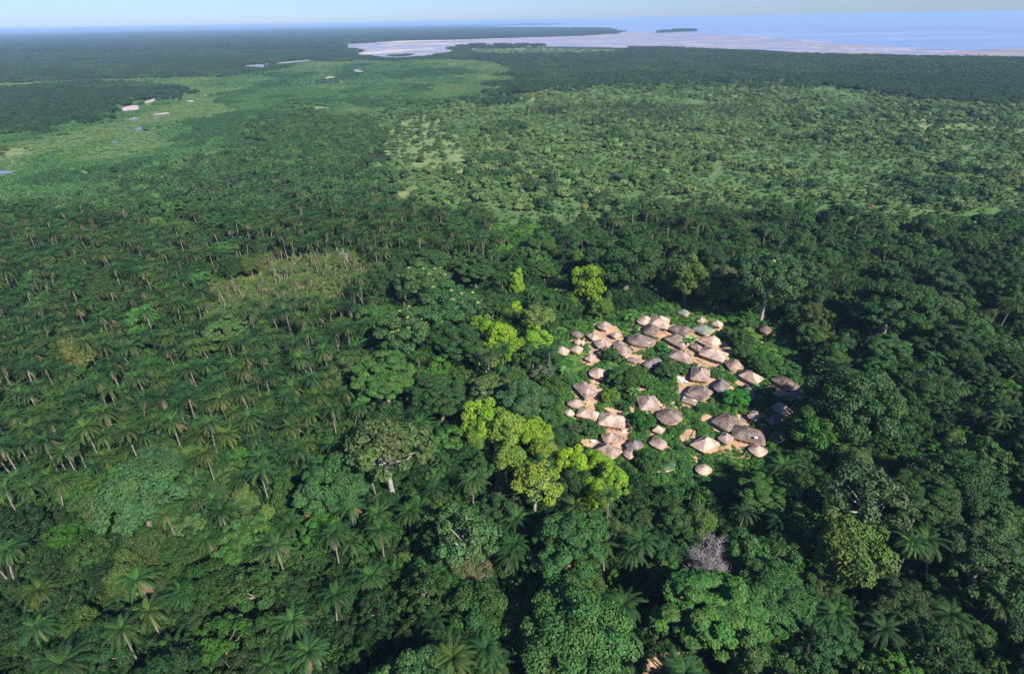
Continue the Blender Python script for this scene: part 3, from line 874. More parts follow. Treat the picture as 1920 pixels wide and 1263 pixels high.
def hut(k, tile, L, F, Rr, ap, th, ex, ev, label):
    rs = np.random.RandomState(1000 + k)
    if ex >= 5:
        ex *= 1.9
    l, f, r = [np.array(at(*T(tile, *q), ev)) for q in (L, F, Rr)]
    c = (l + r) / 2
    U, V = (r - f) / 2, (l - f) / 2
    lu, lv = np.linalg.norm(U), np.linalg.norm(V)
    # square the plan up a little towards a rectangle
    d = U / lu; n = np.array([-d[1], d[0]])
    if V @ n < 0:
        n = -n
    V = V * 0.6 + n * lv * 0.4
    short = min(lu, lv)
    ax, ay = T(tile, *ap)
    # peak height from where the peak stands above the middle of the plan
    best = min(np.linspace(0.5, 1.15, 27), key=lambda q: abs(proj(c[0], c[1], ev + q * short)[1] - ay))
    best = min(best, 0.58 if ('slope' in label or (ex >= 11 and max(lu, lv) > 4.0)) else 0.72)
    hh = best * short
    # the peak may stand off the middle, as thatched peaks do
    p0 = proj(c[0], c[1], ev + hh)[0]; p1 = proj(c[0] + 1.0, c[1], ev + hh)[0]
    offx = float(np.clip((ax - p0) / (p1 - p0), -0.5 * short, 0.5 * short))
    HUTC.append((c[0], c[1], max(lu, lv)))
    g = emp('thatched_hut', (c[0], c[1], 0))
    setp(g, label, 'hut', 'thatched huts of the village' if th != 'brick' else None)
    nseg = 56
    a = np.linspace(0, 2 * math.pi, nseg, endpoint=False)
    ca, sa = np.cos(a), np.sin(a)
    qx = np.sign(ca) * np.abs(ca) ** (2 / ex) if ex > 2 else ca
    qy = np.sign(sa) * np.abs(sa) ** (2 / ex) if ex > 2 else sa
    # even spacing round the outline
    E = np.stack([qx, qy], -1)
    E = E * 2 ** (1 / ex) * 0.985
    seg = np.linalg.norm((np.roll(E, -1, 0) - E) * [lu, lv], axis=1)
    cum = np.concatenate([[0], np.cumsum(seg)])
    tt = np.linspace(0, cum[-1], nseg + 1)[:-1]
    Ec = np.vstack([E, E[:1]])
    E = np.stack([np.interp(tt, cum, Ec[:, 0]), np.interp(tt, cum, Ec[:, 1])], -1)
    ridge = np.zeros(2)
    if ex > 3.4:
        if lu > lv:
            ridge[0] = max(0.04, (lu - lv * 0.95) / lu * .7)
        else:
            ridge[1] = max(0.04, (lv - lu * 0.95) / lv * .7)
    Rg = np.clip(E, -ridge, ridge) if ridge.any() else E * 0.02
    rings = []
    prof = [(-0.02, -0.30), (0.0, -0.28), (0.0, -0.02), (0.06, 0.045), (0.2, 0.19), (0.4, 0.405), (0.6, 0.615), (0.8, 0.815), (0.94, 0.96), (1.0, 1.0)]
    wob = np.convolve(np.tile(rs.randn(nseg), 3), np.ones(5) / 5, 'same')[nseg:2 * nseg] * 0.13
    for t, z in prof:
        q = E * (1 - t) + Rg * t
        xy = q[:, :1] * U + q[:, 1:] * V + np.array([offx * max(t, 0) * (0.35 if np.abs(ridge).max() > .12 else 1.0), 0])
        jj = (1 - max(t, 0)) * wob
        xy = xy * (1 + (jj / max(short, 1) * 0.35)[:, None])
        zz = np.full(nseg, ev + (z * hh if z >= 0 else z)) + rs.randn(nseg) * 0.03
        if z < 0:
            zz = zz + wob * 0.35
        rings.append(np.c_[xy, zz])
    P = np.array(rings)
    mb = MB(); mb.grid(P[2:])
    me = mb.mesh('roof', [TH[th]], color=False)
    # uv: round the eave, up the slope
    per = cum[-1]
    uvl = me.uv_layers.new(name='UVMap')
    nr = len(prof) - 3
    vu = []
    for i in range(nr):
        for j in range(nseg):
            u0, u1 = j / nseg * per, (j + 1) / nseg * per
            v0, v1 = prof[i + 2][0] * hh * 1.3, prof[i + 3][0] * hh * 1.3
            vu += [u0 + k * 7, v0, u1 + k * 7, v0, u1 + k * 7, v1, u0 + k * 7, v1]
    uvl.data.foreach_set('uv', np.array(vu, 'f'))
    ro = link('roof', me, g)
    if ex < 5:
        me.polygons.foreach_set('use_smooth', np.full(len(me.polygons), True))
    # thick straw edge and soffit
    mb = MB(); mb.grid(P[:3])
    inner = P[0].copy(); inner[:, :2] *= 0.6; inner[:, 2] = ev - 0.05
    mb.grid(np.array([inner, P[0]]))
    link('eave', mb.mesh('eave', [M['eave']], color=False), g)
    # ridge cap bundle
    ox_ = offx * (0.35 if np.abs(ridge).max() > .12 else 1.0)
    top = np.array([(*(-ridge[0] * U - ridge[1] * V), ev + hh + .02), (*(ridge[0] * U + ridge[1] * V), ev + hh + .02)])
    if np.linalg.norm(top[1] - top[0]) < 0.5:
        top = np.array([(0, 0, ev + hh - 0.25), (0, 0, ev + hh + 0.25)])
        rr = [0.28, 0.1]
    else:
        rr = [0.2, 0.2]
    top = top + np.array([ox_, 0, 0])
    mb = MB(); mb.tube(top, rr, 7)
    link('ridge_cap', mb.mesh('ridge_cap', [TH['cream' if th in ('cream', 'lilac', 'tan') else 'grey']], color=False), g)
    # wall with a doorway facing the viewer side
    ws = 0.78
    wpts = E * ws
    wxy = wpts[:, :1] * U + wpts[:, 1:] * V
    dz = np.argmin(wxy[:, 1])
    sel = [(dz + 2 + i) % nseg for i in range(nseg - 3)]
    Wp = wxy[sel]
    W = np.array([np.c_[Wp, np.full(len(Wp), -0.1)], np.c_[Wp, np.full(len(Wp), ev + 0.25 * short * best)]])
    Wi = W.copy(); Wi[:, :, :2] *= 0.94
    mb = MB(); mb.grid(W, closed=False); mb.grid(Wi[:, ::-1], closed=False)
    for e in (0, -1):
        mb.quads(np.array([[W[0][e], Wi[0][e], Wi[1][e], W[1][e]]]))
    white = k == 16
    link('wall', mb.mesh('wall', [M['whitewash' if white else 'mud']], color=False), g)
    dp = [(dz + i) % nseg for i in (-1, 0, 1, 2)]
    D = np.array([np.c_[wxy[dp] * 0.95, np.full(4, -0.05)], np.c_[wxy[dp] * 0.95, np.full(4, ev)]])
    mb = MB(); mb.grid(D, closed=False)
    link('door', mb.mesh('door', [M['doorwood']], color=False), g)
    # eave posts on the big huts
    if max(lu, lv) > 4.2:
        order = np.argsort((P[0][:, 1]))
        n_p = 0
        step = 3
        idx = [i for i in range(0, nseg, step) if P[0][i][1] < -0.1 * lv]
        for i in idx[:12]:
            x, y = P[0][i][:2] * 0.93
            mb = MB(); mb.tube([(x, y, -0.1), (x, y, ev - 0.05)], 0.09, 6)
            link('post', mb.mesh('post', [M['post']], color=False), g)
    return g, c, (lu, lv), hh


def apron(k, c, lw, U=None):
    rs = np.random.RandomState(3000 + k)
    r = max(lw) * 1.42 + 0.6
    a = np.linspace(0, 6.2832, 15, endpoint=False)
    q = r * (0.85 + 0.35 * rs.rand(15))
    pts = [(c[0] + math.cos(t) * w_, c[1] - .5 + math.sin(t) * w_) for t, w_ in zip(a, q)]
    sheet('bare_earth', None, 0.19 + 0.004 * k, M['soil'], 2, jit=.25, seed=k, world=pts)


M['eave'] = noise_material('eave_straw', [(0.30, 0.19, 0.10), (0.45, 0.30, 0.17)], 1.5)
M['doorwood'] = noise_material('door_wood', [(0.06, 0.045, 0.035), (0.10, 0.075, 0.055)], 1.5)
for k, h in enumerate(HUTS):
    g, c, lw, hh = hut(k, *h)
    if not any(q_ in h[8] for q_ in ('grass', 'bushes', 'overgrown', 'apart')):
        apron(k, c, lw)
    if 'one small white patch' in h[8]:
        mb = MB(); x, y = at(*T('D', 905, 808), 3.4)
        q = np.array([(-.45, -.28), (.4, -.35), (.48, .3), (-.35, .35)])
        # lies on the slope: sampled plane in front slope
        p = np.array([[(a_ , b_, 0) for a_, b_ in q]])
        mb.quads(p); o = link('white_sheet', mb.mesh('white_sheet', [M['cloth']], color=False))
        o.location = (x, y, 3.62); o.rotation_euler = (R_(33), 0, R_(-14))
        mdf = o.modifiers.new('thick', 'SOLIDIFY'); mdf.thickness = 0.05
        setp(o, 'small white sheet laid on the big grey roof of the lower right hut', 'sheet')
    if 'white strip' in h[8]:
        x0, y0 = at(*T('D', 120, 368), 2.2); x1, y1 = at(*T('D', 268, 428), 1.6)
        mb = MB(); ang = math.atan2(y1 - y0, x1 - x0); ln = math.hypot(x1 - x0, y1 - y0)
        n_ = 9
        A_ = np.array([(i / n_ * ln, 0.25 * math.sin(i / n_ * 3.1), 0.06 * math.sin(i * 2.1)) for i in range(n_ + 1)])
        B_ = A_ + [0, 0.75, -0.1]
        mb.quads(np.stack([A_[:-1], A_[1:], B_[1:], B_[:-1]], 1))
        o = link('white_cloth', mb.mesh('white_cloth', [M['cloth']], color=False), loc=(x0, y0, 1.95)); o.rotation_euler = (0, 0, ang)
        mdf = o.modifiers.new('thick', 'SOLIDIFY'); mdf.thickness = 0.05
        setp(o, 'long white cloth spread along the back edge of the low narrow shed', 'cloth')
    if 'lean-to' in h[8] and 'against' in h[8]:
        # curved lean-to roof round the right side
        mb = MB(); a = np.linspace(R_(70), R_(-60), 12)
        r1, r2 = lw[0] * 1.15, lw[0] * 1.9
        P0 = np.stack([np.cos(a) * r1, np.sin(a) * r1, np.full(12, 2.3)], -1); P1 = np.stack([np.cos(a) * r2, np.sin(a) * r2, np.full(12, 1.3)], -1)
        P2 = P1 - [0, 0, .2]
        mb.grid(np.array([P0, P1, P2]), closed=False)
        me = mb.mesh('lean_to', [M['whitethatch']] if 'whitethatch' in M else [TH['cream']], color=False)
        link('lean_to', me, g)

# ------------------------------------------------------------------ small things of the village
def rockpile(name, tile, pos, n, s, mat, label, cat, seed, group=None):
    rs = np.random.RandomState(seed)
    mb = MB()
    for i in range(n):
        c = np.array([rs.randn() * s, rs.randn() * s, 0.1])
        r = 0.25 + 0.45 * rs.rand()
        a = np.linspace(0, 6.283, 8, endpoint=False)
        rings = [np.c_[np.cos(a) * r * q, np.sin(a) * r * q, np.full(8, z)] * (1 + 0.25 * rs.randn(8, 1) * (q > .2)) + c for q, z in ((1.0, -0.15), (1.05, 0.12), (0.75, r * .6), (0.05, r * .75))]
        mb.grid(np.array(rings))
    x, y = at(*T(tile, *pos))
    o = link(name, mb.mesh(name, [mat], color=False), loc=(x, y, 0.1))
    setp(o, label, cat, group)


rockpile('laundry_heap', 'B', (255, 1075), 11, .8, M['cloth'], 'white washing spread over stones left of the plaza', 'laundry', 1)
rockpile('white_bundle', 'B', (318, 918), 2, 0.2, M['cloth'], 'small white bundle on the grass at the left end of the plaza', 'bundle', 2)
rockpile('white_bundle', 'A', (822, 437), 1, 0.1, M['cloth'], 'tiny white bundle on bare earth in the upper left yard', 'bundle', 3)
rockpile('blue_cloth', 'A', (1445, 930), 3, 0.35, M['blue'], 'blue cloth lying in shade beside the dark mottled hut', 'cloth', 4)
rockpile('clay_pots', 'C', (1460, 745), 4, 0.8, M['post'], 'pots and bundles on the earth left of the small light tan hut', 'pots', 5)
rockpile('white_rubble', 'A', (560, 800), 5, 0.6, M['cloth'], 'white litter at the foot of the small tan shed', 'litter', 6)
rockpile('stone_heap', 'B', (775, 938), 5, 0.8, M['whitewash'], 'row of pale stones on grass below the plaza', 'stones', 7)
rockpile('stone_heap', 'B', (700, 120), 5, 0.9, M['whitewash'], 'pale stones among bushes behind the top row of huts', 'stones', 8)
rockpile('white_bundle', 'C', (1150, 775), 1, 0.1, M['cloth'], 'tiny white bundle under the tree right of the longest cream roof', 'bundle', 9)
rockpile('white_basin', 'C', (1048, 785), 2, 0.2, M['cloth'], 'white basins on bare earth in front of the longest cream roof', 'basin', 10)
rockpile('white_bundle', 'D', (300, 735), 2, 0.2, M['cloth'], 'white bundle behind the hut with wooden props', 'bundle', 11)
rockpile('white_bundle', 'D', (12, 790), 2, 0.2, M['cloth'], 'white bundle on grass at the left of the lower earth yard', 'bundle', 12)
rockpile('stone_heap', 'D', (315, 475), 6, 0.6, M['whitewash'], 'pale stones below the low narrow shed', 'stones', 13)
for i, (tl, p, ln, wd, rz, lb) in enumerate([('C', (645, 905), 1.5, 1.0, .4, 'white tin sheet on the ground in shade behind the lime green crowns'),
                                             ('D', (990, 740), 2.4, 1.2, -.2, 'white tin sheet between the big patched hut and the green dome hut'),
                                             ('D', (1490, 318), 3.4, 1.0, -.3, 'white tin sheet in deep shade at the right end of the village')]):
    mb = MB()
    xs = np.linspace(-ln / 2, ln / 2, 25)
    z = 0.04 * np.sin(xs * 14)
    a = np.stack([xs, np.full(25, -wd / 2), z], -1); b = a + [0, wd, 0]
    mb.quads(np.stack([a[:-1], a[1:], b[1:], b[:-1]], 1))
    x, y = at(*T(tl, *p))
    o = link('tin_sheet', mb.mesh('tin_sheet', [M['cloth']], color=False), loc=(x, y, 0.6)); o.rotation_euler = (0.12, 0.05, rz)
    md = o.modifiers.new('thick', 'SOLIDIFY'); md.thickness = 0.03
    setp(o, lb, 'metal sheet')

# logs lying about the plaza
for i, (a, b, ang, ln) in enumerate([(490, 815, .2, 1.1), (520, 830, 1.1, .9), (545, 830, .5, 1.3), (585, 800, 2.0, .8), (610, 820, 2.4, 1.6), (560, 860, .1, .8), (635, 835, 2.1, 1.8)]):
    x, y = at(*T('B', a, b))
    mb = MB()
    dx, dy = math.cos(ang) * ln / 2, math.sin(ang) * ln / 2
    mb.tube([(-dx, -dy, .16), (0, .03, .18), (dx, dy, .16)], [.17, .15, .12], 7)
    o = link('log', mb.mesh('log', [M['doorwood']], color=False), loc=(x, y, 0.1))
    setp(o, 'short dark log lying on the bare earth plaza', 'log', 'dark logs scattered on the plaza')

# ring fence of stakes with a woven rail
cx_, cy_ = at(*T('D', 655, 960)); g = emp('ring_fence', (cx_, cy_, 0))
setp(g, 'thin brown ring fence round a shaded garden near the bottom of the village', 'fence')
Rx = 3.6
mb = MB()
a = np.linspace(R_(-215), R_(40), 60)
pts = np.stack([np.cos(a) * Rx, np.sin(a) * Rx * 0.95, 0.85 + 0.05 * np.sin(a * 9)], -1)
mb.tube(pts, 0.07, 5); mb.tube(pts - [0, 0, .45], 0.06, 5)
link('rail', mb.mesh('rail', [M['mud']], color=False), g)
for i in range(0, 60, 3):
    mb = MB(); mb.tube([(pts[i][0], pts[i][1], -.1), (pts[i][0] + .03, pts[i][1], 1.0)], .05, 5)
    link('stake', mb.mesh('stake', [M['mud']], color=False), g)
# curved pale fence below the lower middle tree
cx_, cy_ = at(1236, 880); mb = MB(); a = np.linspace(R_(-150), R_(-50), 20)
pts = np.stack([np.cos(a) * 7, np.sin(a) * 5 + 3, np.full(20, 1.0)], -1)
g = emp('curved_fence', (cx_, cy_, 0)); setp(g, 'curved pale wattle fence below the tree at the bottom of the village', 'fence')
mb.grid(np.array([pts - [0, 0, 1.1], pts]), closed=False); mb.grid(np.array([pts + [0, .12, 0], pts + [0, .12, -1.1]]), closed=False)
link('wattle', mb.mesh('wattle', [M['whitewash']], color=False), g)
for i in range(0, 20, 3):
    mb = MB(); mb.tube([pts[i] - [0, -.06, 1.1], pts[i] + [0, .06, .2]], .06, 5)
    link('stake', mb.mesh('stake', [M['post']], color=False), g)
# timber leaning at huts
for tl, p, ln, lb in (('D', (298, 935), 2.2, 'yellow timber prop leaning at the front of the hut with wooden props'), ('D', (850, 600), 2.0, 'yellow timber leaning beside the small tan hut door')):
    x, y = at(*T(tl, *p)); mb = MB()
    mb.box(0, 0, ln / 2 - .1, .28, .22, ln)
    o = link('timber', mb.mesh('timber', [M['post']], color=False), loc=(x, y, 0)); o.rotation_euler = (0.25, 0.3, 0.2)
    setp(o, lb, 'timber')


# banana plants
def banana(seed):
    rs = np.random.RandomState(seed); mb = MB(); st = MB()
    for s_ in range(3):
        ox, oy = rs.randn(2) * 0.7
        h = 2.0 + rs.rand()
        st.tube([(ox, oy, -.1), (ox, oy, h)], [.16, .1], 6)
        for i in range(7):
            az = i * 2.4 + rs.rand(); el = R_(70 - 8 * i)
            L = 2.2 + .5 * rs.rand(); t = np.linspace(0, 1, 7)
            an = el - R_(80) * t ** 1.3
            r = np.concatenate([[0], np.cumsum(np.cos(an[:-1]) * L / 6)]); z = h + np.concatenate([[0], np.cumsum(np.sin(an[:-1]) * L / 6)])
            P = np.stack([ox + np.cos(az) * r, oy + np.sin(az) * r, z], -1)
            sd = np.array([-math.sin(az), math.cos(az), 0.25]); wv = (np.sin(np.pi * (.08 + .88 * t)) * .36)[:, None]
            for sg in (1, -1):
                e = P + sd * [sg, sg, 1] * wv
                q = np.stack([P[:-1], P[1:], e[1:], e[:-1]], 1)
                mb.quads(q, np.ones(3) * (.8 + .4 * rs.rand()))
    return mb.mesh('banana_leaves', [M['palmleaf']]), st.mesh('banana_stem', [M['deadfrond']])


for i, (tl, p, lb, s_) in enumerate([('A', (1130, 350), 'banana clump among bushes left of the small cream hut at the top', 1.3), ('B', (370, 650), 'banana clump between the second row roofs beside a small tan hut', 1.3),
                                     ('C', (265, 40), 'slender bright green banana clump on the left grass', 1.0), ('B', (560, 1240), 'lone banana plant in front of the grey hut with the dark left slope', .7),
                                     ('C', (1175, 330), 'yellowish banana clump left of the half covered pale grey hut', 1.0), ('D', (925, 360), 'banana plant with a pale stem right of the tall grey hut', 1.2)]):
    x, y = at(*T(tl, *p)); g = emp('banana_plant', (x, y, 0), i * 1.1, s_); setp(g, lb, 'banana plant')
    lm, sm = banana(i)
    c = link('leaves', lm, g); c['tint'] = [.10, .24, .06]
    link('stem', sm, g)

# ------------------------------------------------------------------ named trees
DG = (0.026, 0.070, 0.022); MG = (0.040, 0.102, 0.026); BG = (0.045, 0.145, 0.022); OL = (0.095, 0.135, 0.035); LM = (0.14, 0.29, 0.03); YL = (0.20, 0.32, 0.025)
PL = (0.13, 0.20, 0.055); GG = (0.075, 0.10, 0.06); TEAL = (0.028, 0.085, 0.042)
# a forest tree in flower
for s in range(3):
    rs = np.random.RandomState(1200 + s)
    cr, lobes = crown(rs, 10.0, 0.66, 95, 1.8, 200, 0.33, 13.5, gaps=0.1, flat=0.6, up=0.4, low=-0.35)
    fl = MB()
    for i, (c, d, r) in enumerate(lobes):
        if rs.rand() < (0.32 if s < 2 else 0.10) and d[2] > 0.1:
            n = 26
            q = unit(rs.randn(n, 3)); q[:, 2] = np.abs(q[:, 2]); cc = c + np.array([rs.randn() * .6, rs.randn() * .6, r * 0.55])
            fl.quads(leaf_quads(rs, cc + q * (0.35 + .35 * rs.rand()) * [1.2, 1.2, .7], unit(q + [0, 0, .5]), .16, .8), [1, 1, 1])
    reg('bloom', cr, limbs(rs, lobes, 17.0, 0, .75, nl=10), 10, 22, 17, 'leaf', 'palebark', extra={'flowers': (fl, 'yellow')}) if False else None
    M.setdefault('yellow', noise_material('yellow_flowers', [(0.30, 0.34, 0.08), (0.50, 0.46, 0.14)], 1.5))
    reg('bloom', cr, limbs(rs, lobes, 13.5, 0, .45, nl=12), 10, 20, 13.5, 'leaf', 'palebark', extra={'flowers': (fl, 'yellow')})

OCC = []      # (x, y, r)


def named(kind, px, py, rpx, tint, label, v=0, zs=1.0, name='forest_tree', cat='tree', group=None, block=0.8):
    p = PROTO[kind][v % len(PROTO[kind])]
    s = 1.0
    for _ in range(4):
        zc = p['zc'] * min(s * zs, 1.6)
        x, y = at(px, py, zc + p['R'] * s * 0.1)
        d = (np.array([x, y, zc - CAMH])) @ FV
        s = rpx * d / FPX / p['Re']
    sz = min(s * zs, 1.6)
    OCC.append((x, y, p['R'] * s * block))
    tint = (tint[0] * 1.12, tint[1], tint[2] * .8)
    return place_tree(kind, v, x, y, s, (px * 0.37 + v) % 6.28, tint, name, label, cat, group, sz)


NT = [
    ('giant', 1178, 478, 82, DG, 'vast dark green tree just north of the village', 0, .9),
    ('giant', 1678, 560, 84, DG, 'broad dark tree in the right forest above the deep black shade', 1, .9),
    ('giant', 1608, 745, 88, (0.035, .085, .03), 'broad dark tree overhanging the right end of the village', 2, .9),
    ('giant', 1446, 925, 60, MG, 'fresh green tree at the lower right corner of the village grass', 3, .85),
    ('airy', 868, 1003, 68, (0.05, .12, .045), 'spreading tree with pale limbs showing in its middle, left of the layered one', 0, 1.15),
    ('giant', 1068, 1005, 84, (0.035, .10, .03), 'wide layered green tree below the bright lime crowns', 1, 1.0),
    ('giant', 1085, 1185, 112, (0.045, .12, .035), 'very wide pale-limbed tree at the bottom middle of the picture', 2, .8),
    ('giant', 1335, 1130, 100, (0.045, .125, .03), 'very wide green tree below the grey dead one', 3, .9),
    ('giant', 1440, 1110, 80, (0.035, .10, .03), 'dense green tree touching the right of the widest one below the dead tree', 0, .8),
    ('pillow', 1590, 1025, 72, (.065, .12, .03), 'olive green tree with brighter tufts in the lower right forest', 1, 1.0),
    ('airy', 1640, 925, 80, (.05, .095, .04), 'greyish twiggy tree above the olive one in the lower right forest', 1, 1.1),
    ('giant', 978, 750, 54, (.045, .11, .045), 'round bluish green tree left of the lowest village yards', 2, 1.1),
    ('giant', 825, 735, 62, DG, 'dark spreading tree in the middle of the forest left of the village', 1, 1.0),
    ('giant', 720, 700, 70, MG, 'mid green spreading tree beside the palm forest edge', 3, .95),
    ('giant', 850, 635, 55, DG, 'dark tree between the flowering trees and the lime ones', 0, .9),
    ('bloom', 760, 610, 68, (.04, .105, .035), 'dark green tree sprinkled with yellow flowers, left of the pair', 0, .9),
    ('bloom', 840, 565, 66, (.035, .095, .035), 'dark green tree with scattered yellow flowers, right of the pair', 1, .9),
    ('bloom', 790, 520, 50, (.05, .11, .04), 'paler flowering tree with a bare white limb behind the other two', 1, .9),
    ('airy', 722, 832, 84, (.06, .105, .038), 'gnarled olive tree with long bare white branches', 2, 1.0),
    ('giant', 625, 900, 70, (.035, .10, .035), 'green tree in front of the gnarled one with bare branches', 0, 1.0),
    ('giant', 255, 930, 78, (.042, .105, .042), 'broad greyish green tree among palms in the lower left', 2, 1.1),
    ('giant', 290, 870, 50, (.035, .09, .035), 'smaller crown behind the broad greyish tree in the lower left', 0, 1.1),
    ('bloom', 1445, 515, 62, (.038, .095, .035), 'tree with yellow flower tufts on top and white trunks beneath', 2, 1.2),
    ('giant', 1735, 720, 60, DG, 'dark layered tree right of the broad one beside the village', 0, .9),
    ('giant', 1850, 1040, 95, (.04, .085, .03), 'big dull green tree at the right edge of the lower forest', 1, .9),
    ('giant', 1800, 900, 75, DG, 'dark tree at the right edge above the dull green one', 2, .9),
    ('pillow', 966, 530, 17, LM, 'slim bright lime tree beside a bare white trunk', 0, 1.6),
    ('pillow', 1105, 530, 36, (.13, .24, .02), 'tall yellow-green pillowy tree north west of the village', 1, 1.3),
    ('pillow', 1090, 490, 24, (.075, .17, .025), 'fresh green crown just behind the tall yellow-green tree', 2, 1.1),
    ('pillow', 1043, 555, 13, LM, 'small lime green tree right of a shaggy palm', 2, 1.3),
    ('dome', 956, 582, 23, YL, 'small lemon yellow-green tree on a short trunk', 0, 1.0),
    ('airy', 1010, 592, 36, (.11, .18, .05), 'thin-leaved tree with pale limbs behind the brightest lime tree', 0, 1.0),
    ('pillow', 1003, 636, 31, LM, 'brightest lime green tree at the left edge of the village', 0, .9),
    ('pillow', 934, 632, 36, (.14, .28, .02), 'lime green tree left of the brightest one', 1, 1.0),
    ('pillow', 968, 658, 30, (.12, .25, .025), 'fresh green crown between the two lime trees at the village edge', 2, .9),
    ('pillow', 905, 610, 24, (.09, .20, .03), 'fresh green crown at the upper left of the lime trees', 0, .9),
    ('pillow', 1075, 560, 20, (.08, .17, .03), 'fresh crown left of the tall yellow-green tree', 1, .9),
    ('pillow', 1128, 575, 24, (.07, .155, .03), 'fresh green crown at the foot of the tall yellow-green tree', 2, .8),
    ('pillow', 1000, 560, 18, (.06, .15, .03), 'small fresh crown under the shaggy palm', 0, .9),
    ('pillow', 895, 820, 26, (.09, .18, .035), 'olive green crown at the outer edge of the lime ridge', 1, .9),
    ('pillow', 975, 775, 24, (.10, .20, .03), 'yellowish crown on the upper rim of the lime ridge', 0, .9),
    ('pillow', 1050, 905, 22, (.10, .21, .03), 'half yellow-green crown between the freckled tree and the vivid ones', 2, .9),
    ('giant', 885, 640, 34, BG, 'smooth rich green crown left of the lime trees', 2, .8),
    ('airy', 910, 668, 33, PL, 'pale straw-green tree in front of the lime trees', 2, .9),
    ('airy', 915, 720, 40, (.07, .13, .045), 'layered green tree below the pale straw-green one', 1, .9),
    ('airy', 1018, 697, 26, (.085, .12, .085), 'greyish feathery tree with bare pale forks left of the village', 0, .8),
    ('pillow', 905, 785, 40, (.14, .27, .025), 'yellow-green crown at the upper left end of the lime ridge', 0, 1.0),
    ('pillow', 950, 800, 40, (.13, .23, .04), 'olive yellow crown on the lime ridge, second from its upper end', 1, 1.0),
    ('pillow', 1000, 815, 36, (.15, .28, .025), 'yellow-green crown on the lime ridge nearest the cream huts', 2, 1.0),
    ('pillow', 958, 862, 40, (.11, .19, .035), 'dull olive crown on the lime ridge above the yellow-dotted tree', 0, .9),
    ('pillow', 1020, 850, 36, (.13, .22, .035), 'tan-olive crown in the middle of the lime ridge', 2, .9),
    ('pillow', 1075, 868, 34, (.17, .31, .02), 'vivid lime crown in the lower half of the lime ridge', 0, 1.0),
    ('pillow', 1120, 868, 28, (.14, .28, .02), 'vivid lime crown touching the lowest left roofs', 1, .9),
    ('pillow', 1148, 900, 34, LM, 'vivid lime crown at the lower right end of the lime ridge', 2, 1.0),
    ('pillow', 1120, 925, 32, (.15, .30, .02), 'vivid lime crown hanging lowest on the lime ridge', 1, 1.0),
    ('airy', 1002, 898, 54, (.14, .22, .035), 'thin tree freckled with yellow leaves below the lime ridge', 1, 1.1),
    ('pillow', 1290, 520, 38, (.075, .13, .035), 'yellowish green tree in the row behind the village', 0, 1.1),
    ('pillow', 1358, 520, 30, GG, 'grey-green round tree in the row behind the village', 1, .9),
    ('forest', 1335, 545, 26, (.045, .13, .03), 'leafy green tree under the grey-green one behind the village', 0, 1.0),
    ('pillow', 1525, 592, 26, (.07, .10, .035), 'brownish olive tree in the dark gap right of the village', 2, 1.1),
    ('pillow', 1540, 610, 24, (.06, .10, .03), 'small tree standing in the dark gap right of the village', 0, 1.2),
    ('giant', 1660, 650, 50, (.035, .09, .03), 'dark crown below the broad tree in the right forest', 3, .8),
    ('pillow', 1585, 650, 22, (.04, .10, .045), 'narrow bluish crown at the left of the broad right tree', 0, 1.2),
    ('giant', 1560, 1180, 60, (.03, .09, .03), 'dark tree at the bottom right beside the tall palm', 1, .8),
    ('giant', 1700, 1130, 55, (.035, .07, .03), 'dark leafy tree right of the tall bottom palm', 2, .8),
    ('pillow', 600, 960, 28, (.12, .13, .05), 'small brown-olive tree among the palms at lower left', 0, 1.0),
    ('pillow', 150, 660, 38, (.08, .115, .035), 'yellowish olive tree among dark palms at the left', 1, .9),
    ('pillow', 265, 600, 36, (.05, .16, .035), 'fresh green low tree beside the clearing of dead palms', 2, .8),
    ('giant', 330, 430, 32, (.055, .12, .035), 'broad light green tree above the palm forest', 0, .9),
    ('giant', 890, 500, 45, DG, 'dark tree with a thick pale trunk behind the flowering trees', 3, 1.0),
    ('pillow', 880, 1060, 40, (.085, .11, .05), 'dull grey-olive tree below the spreading pale-limbed one', 2, .9),
]
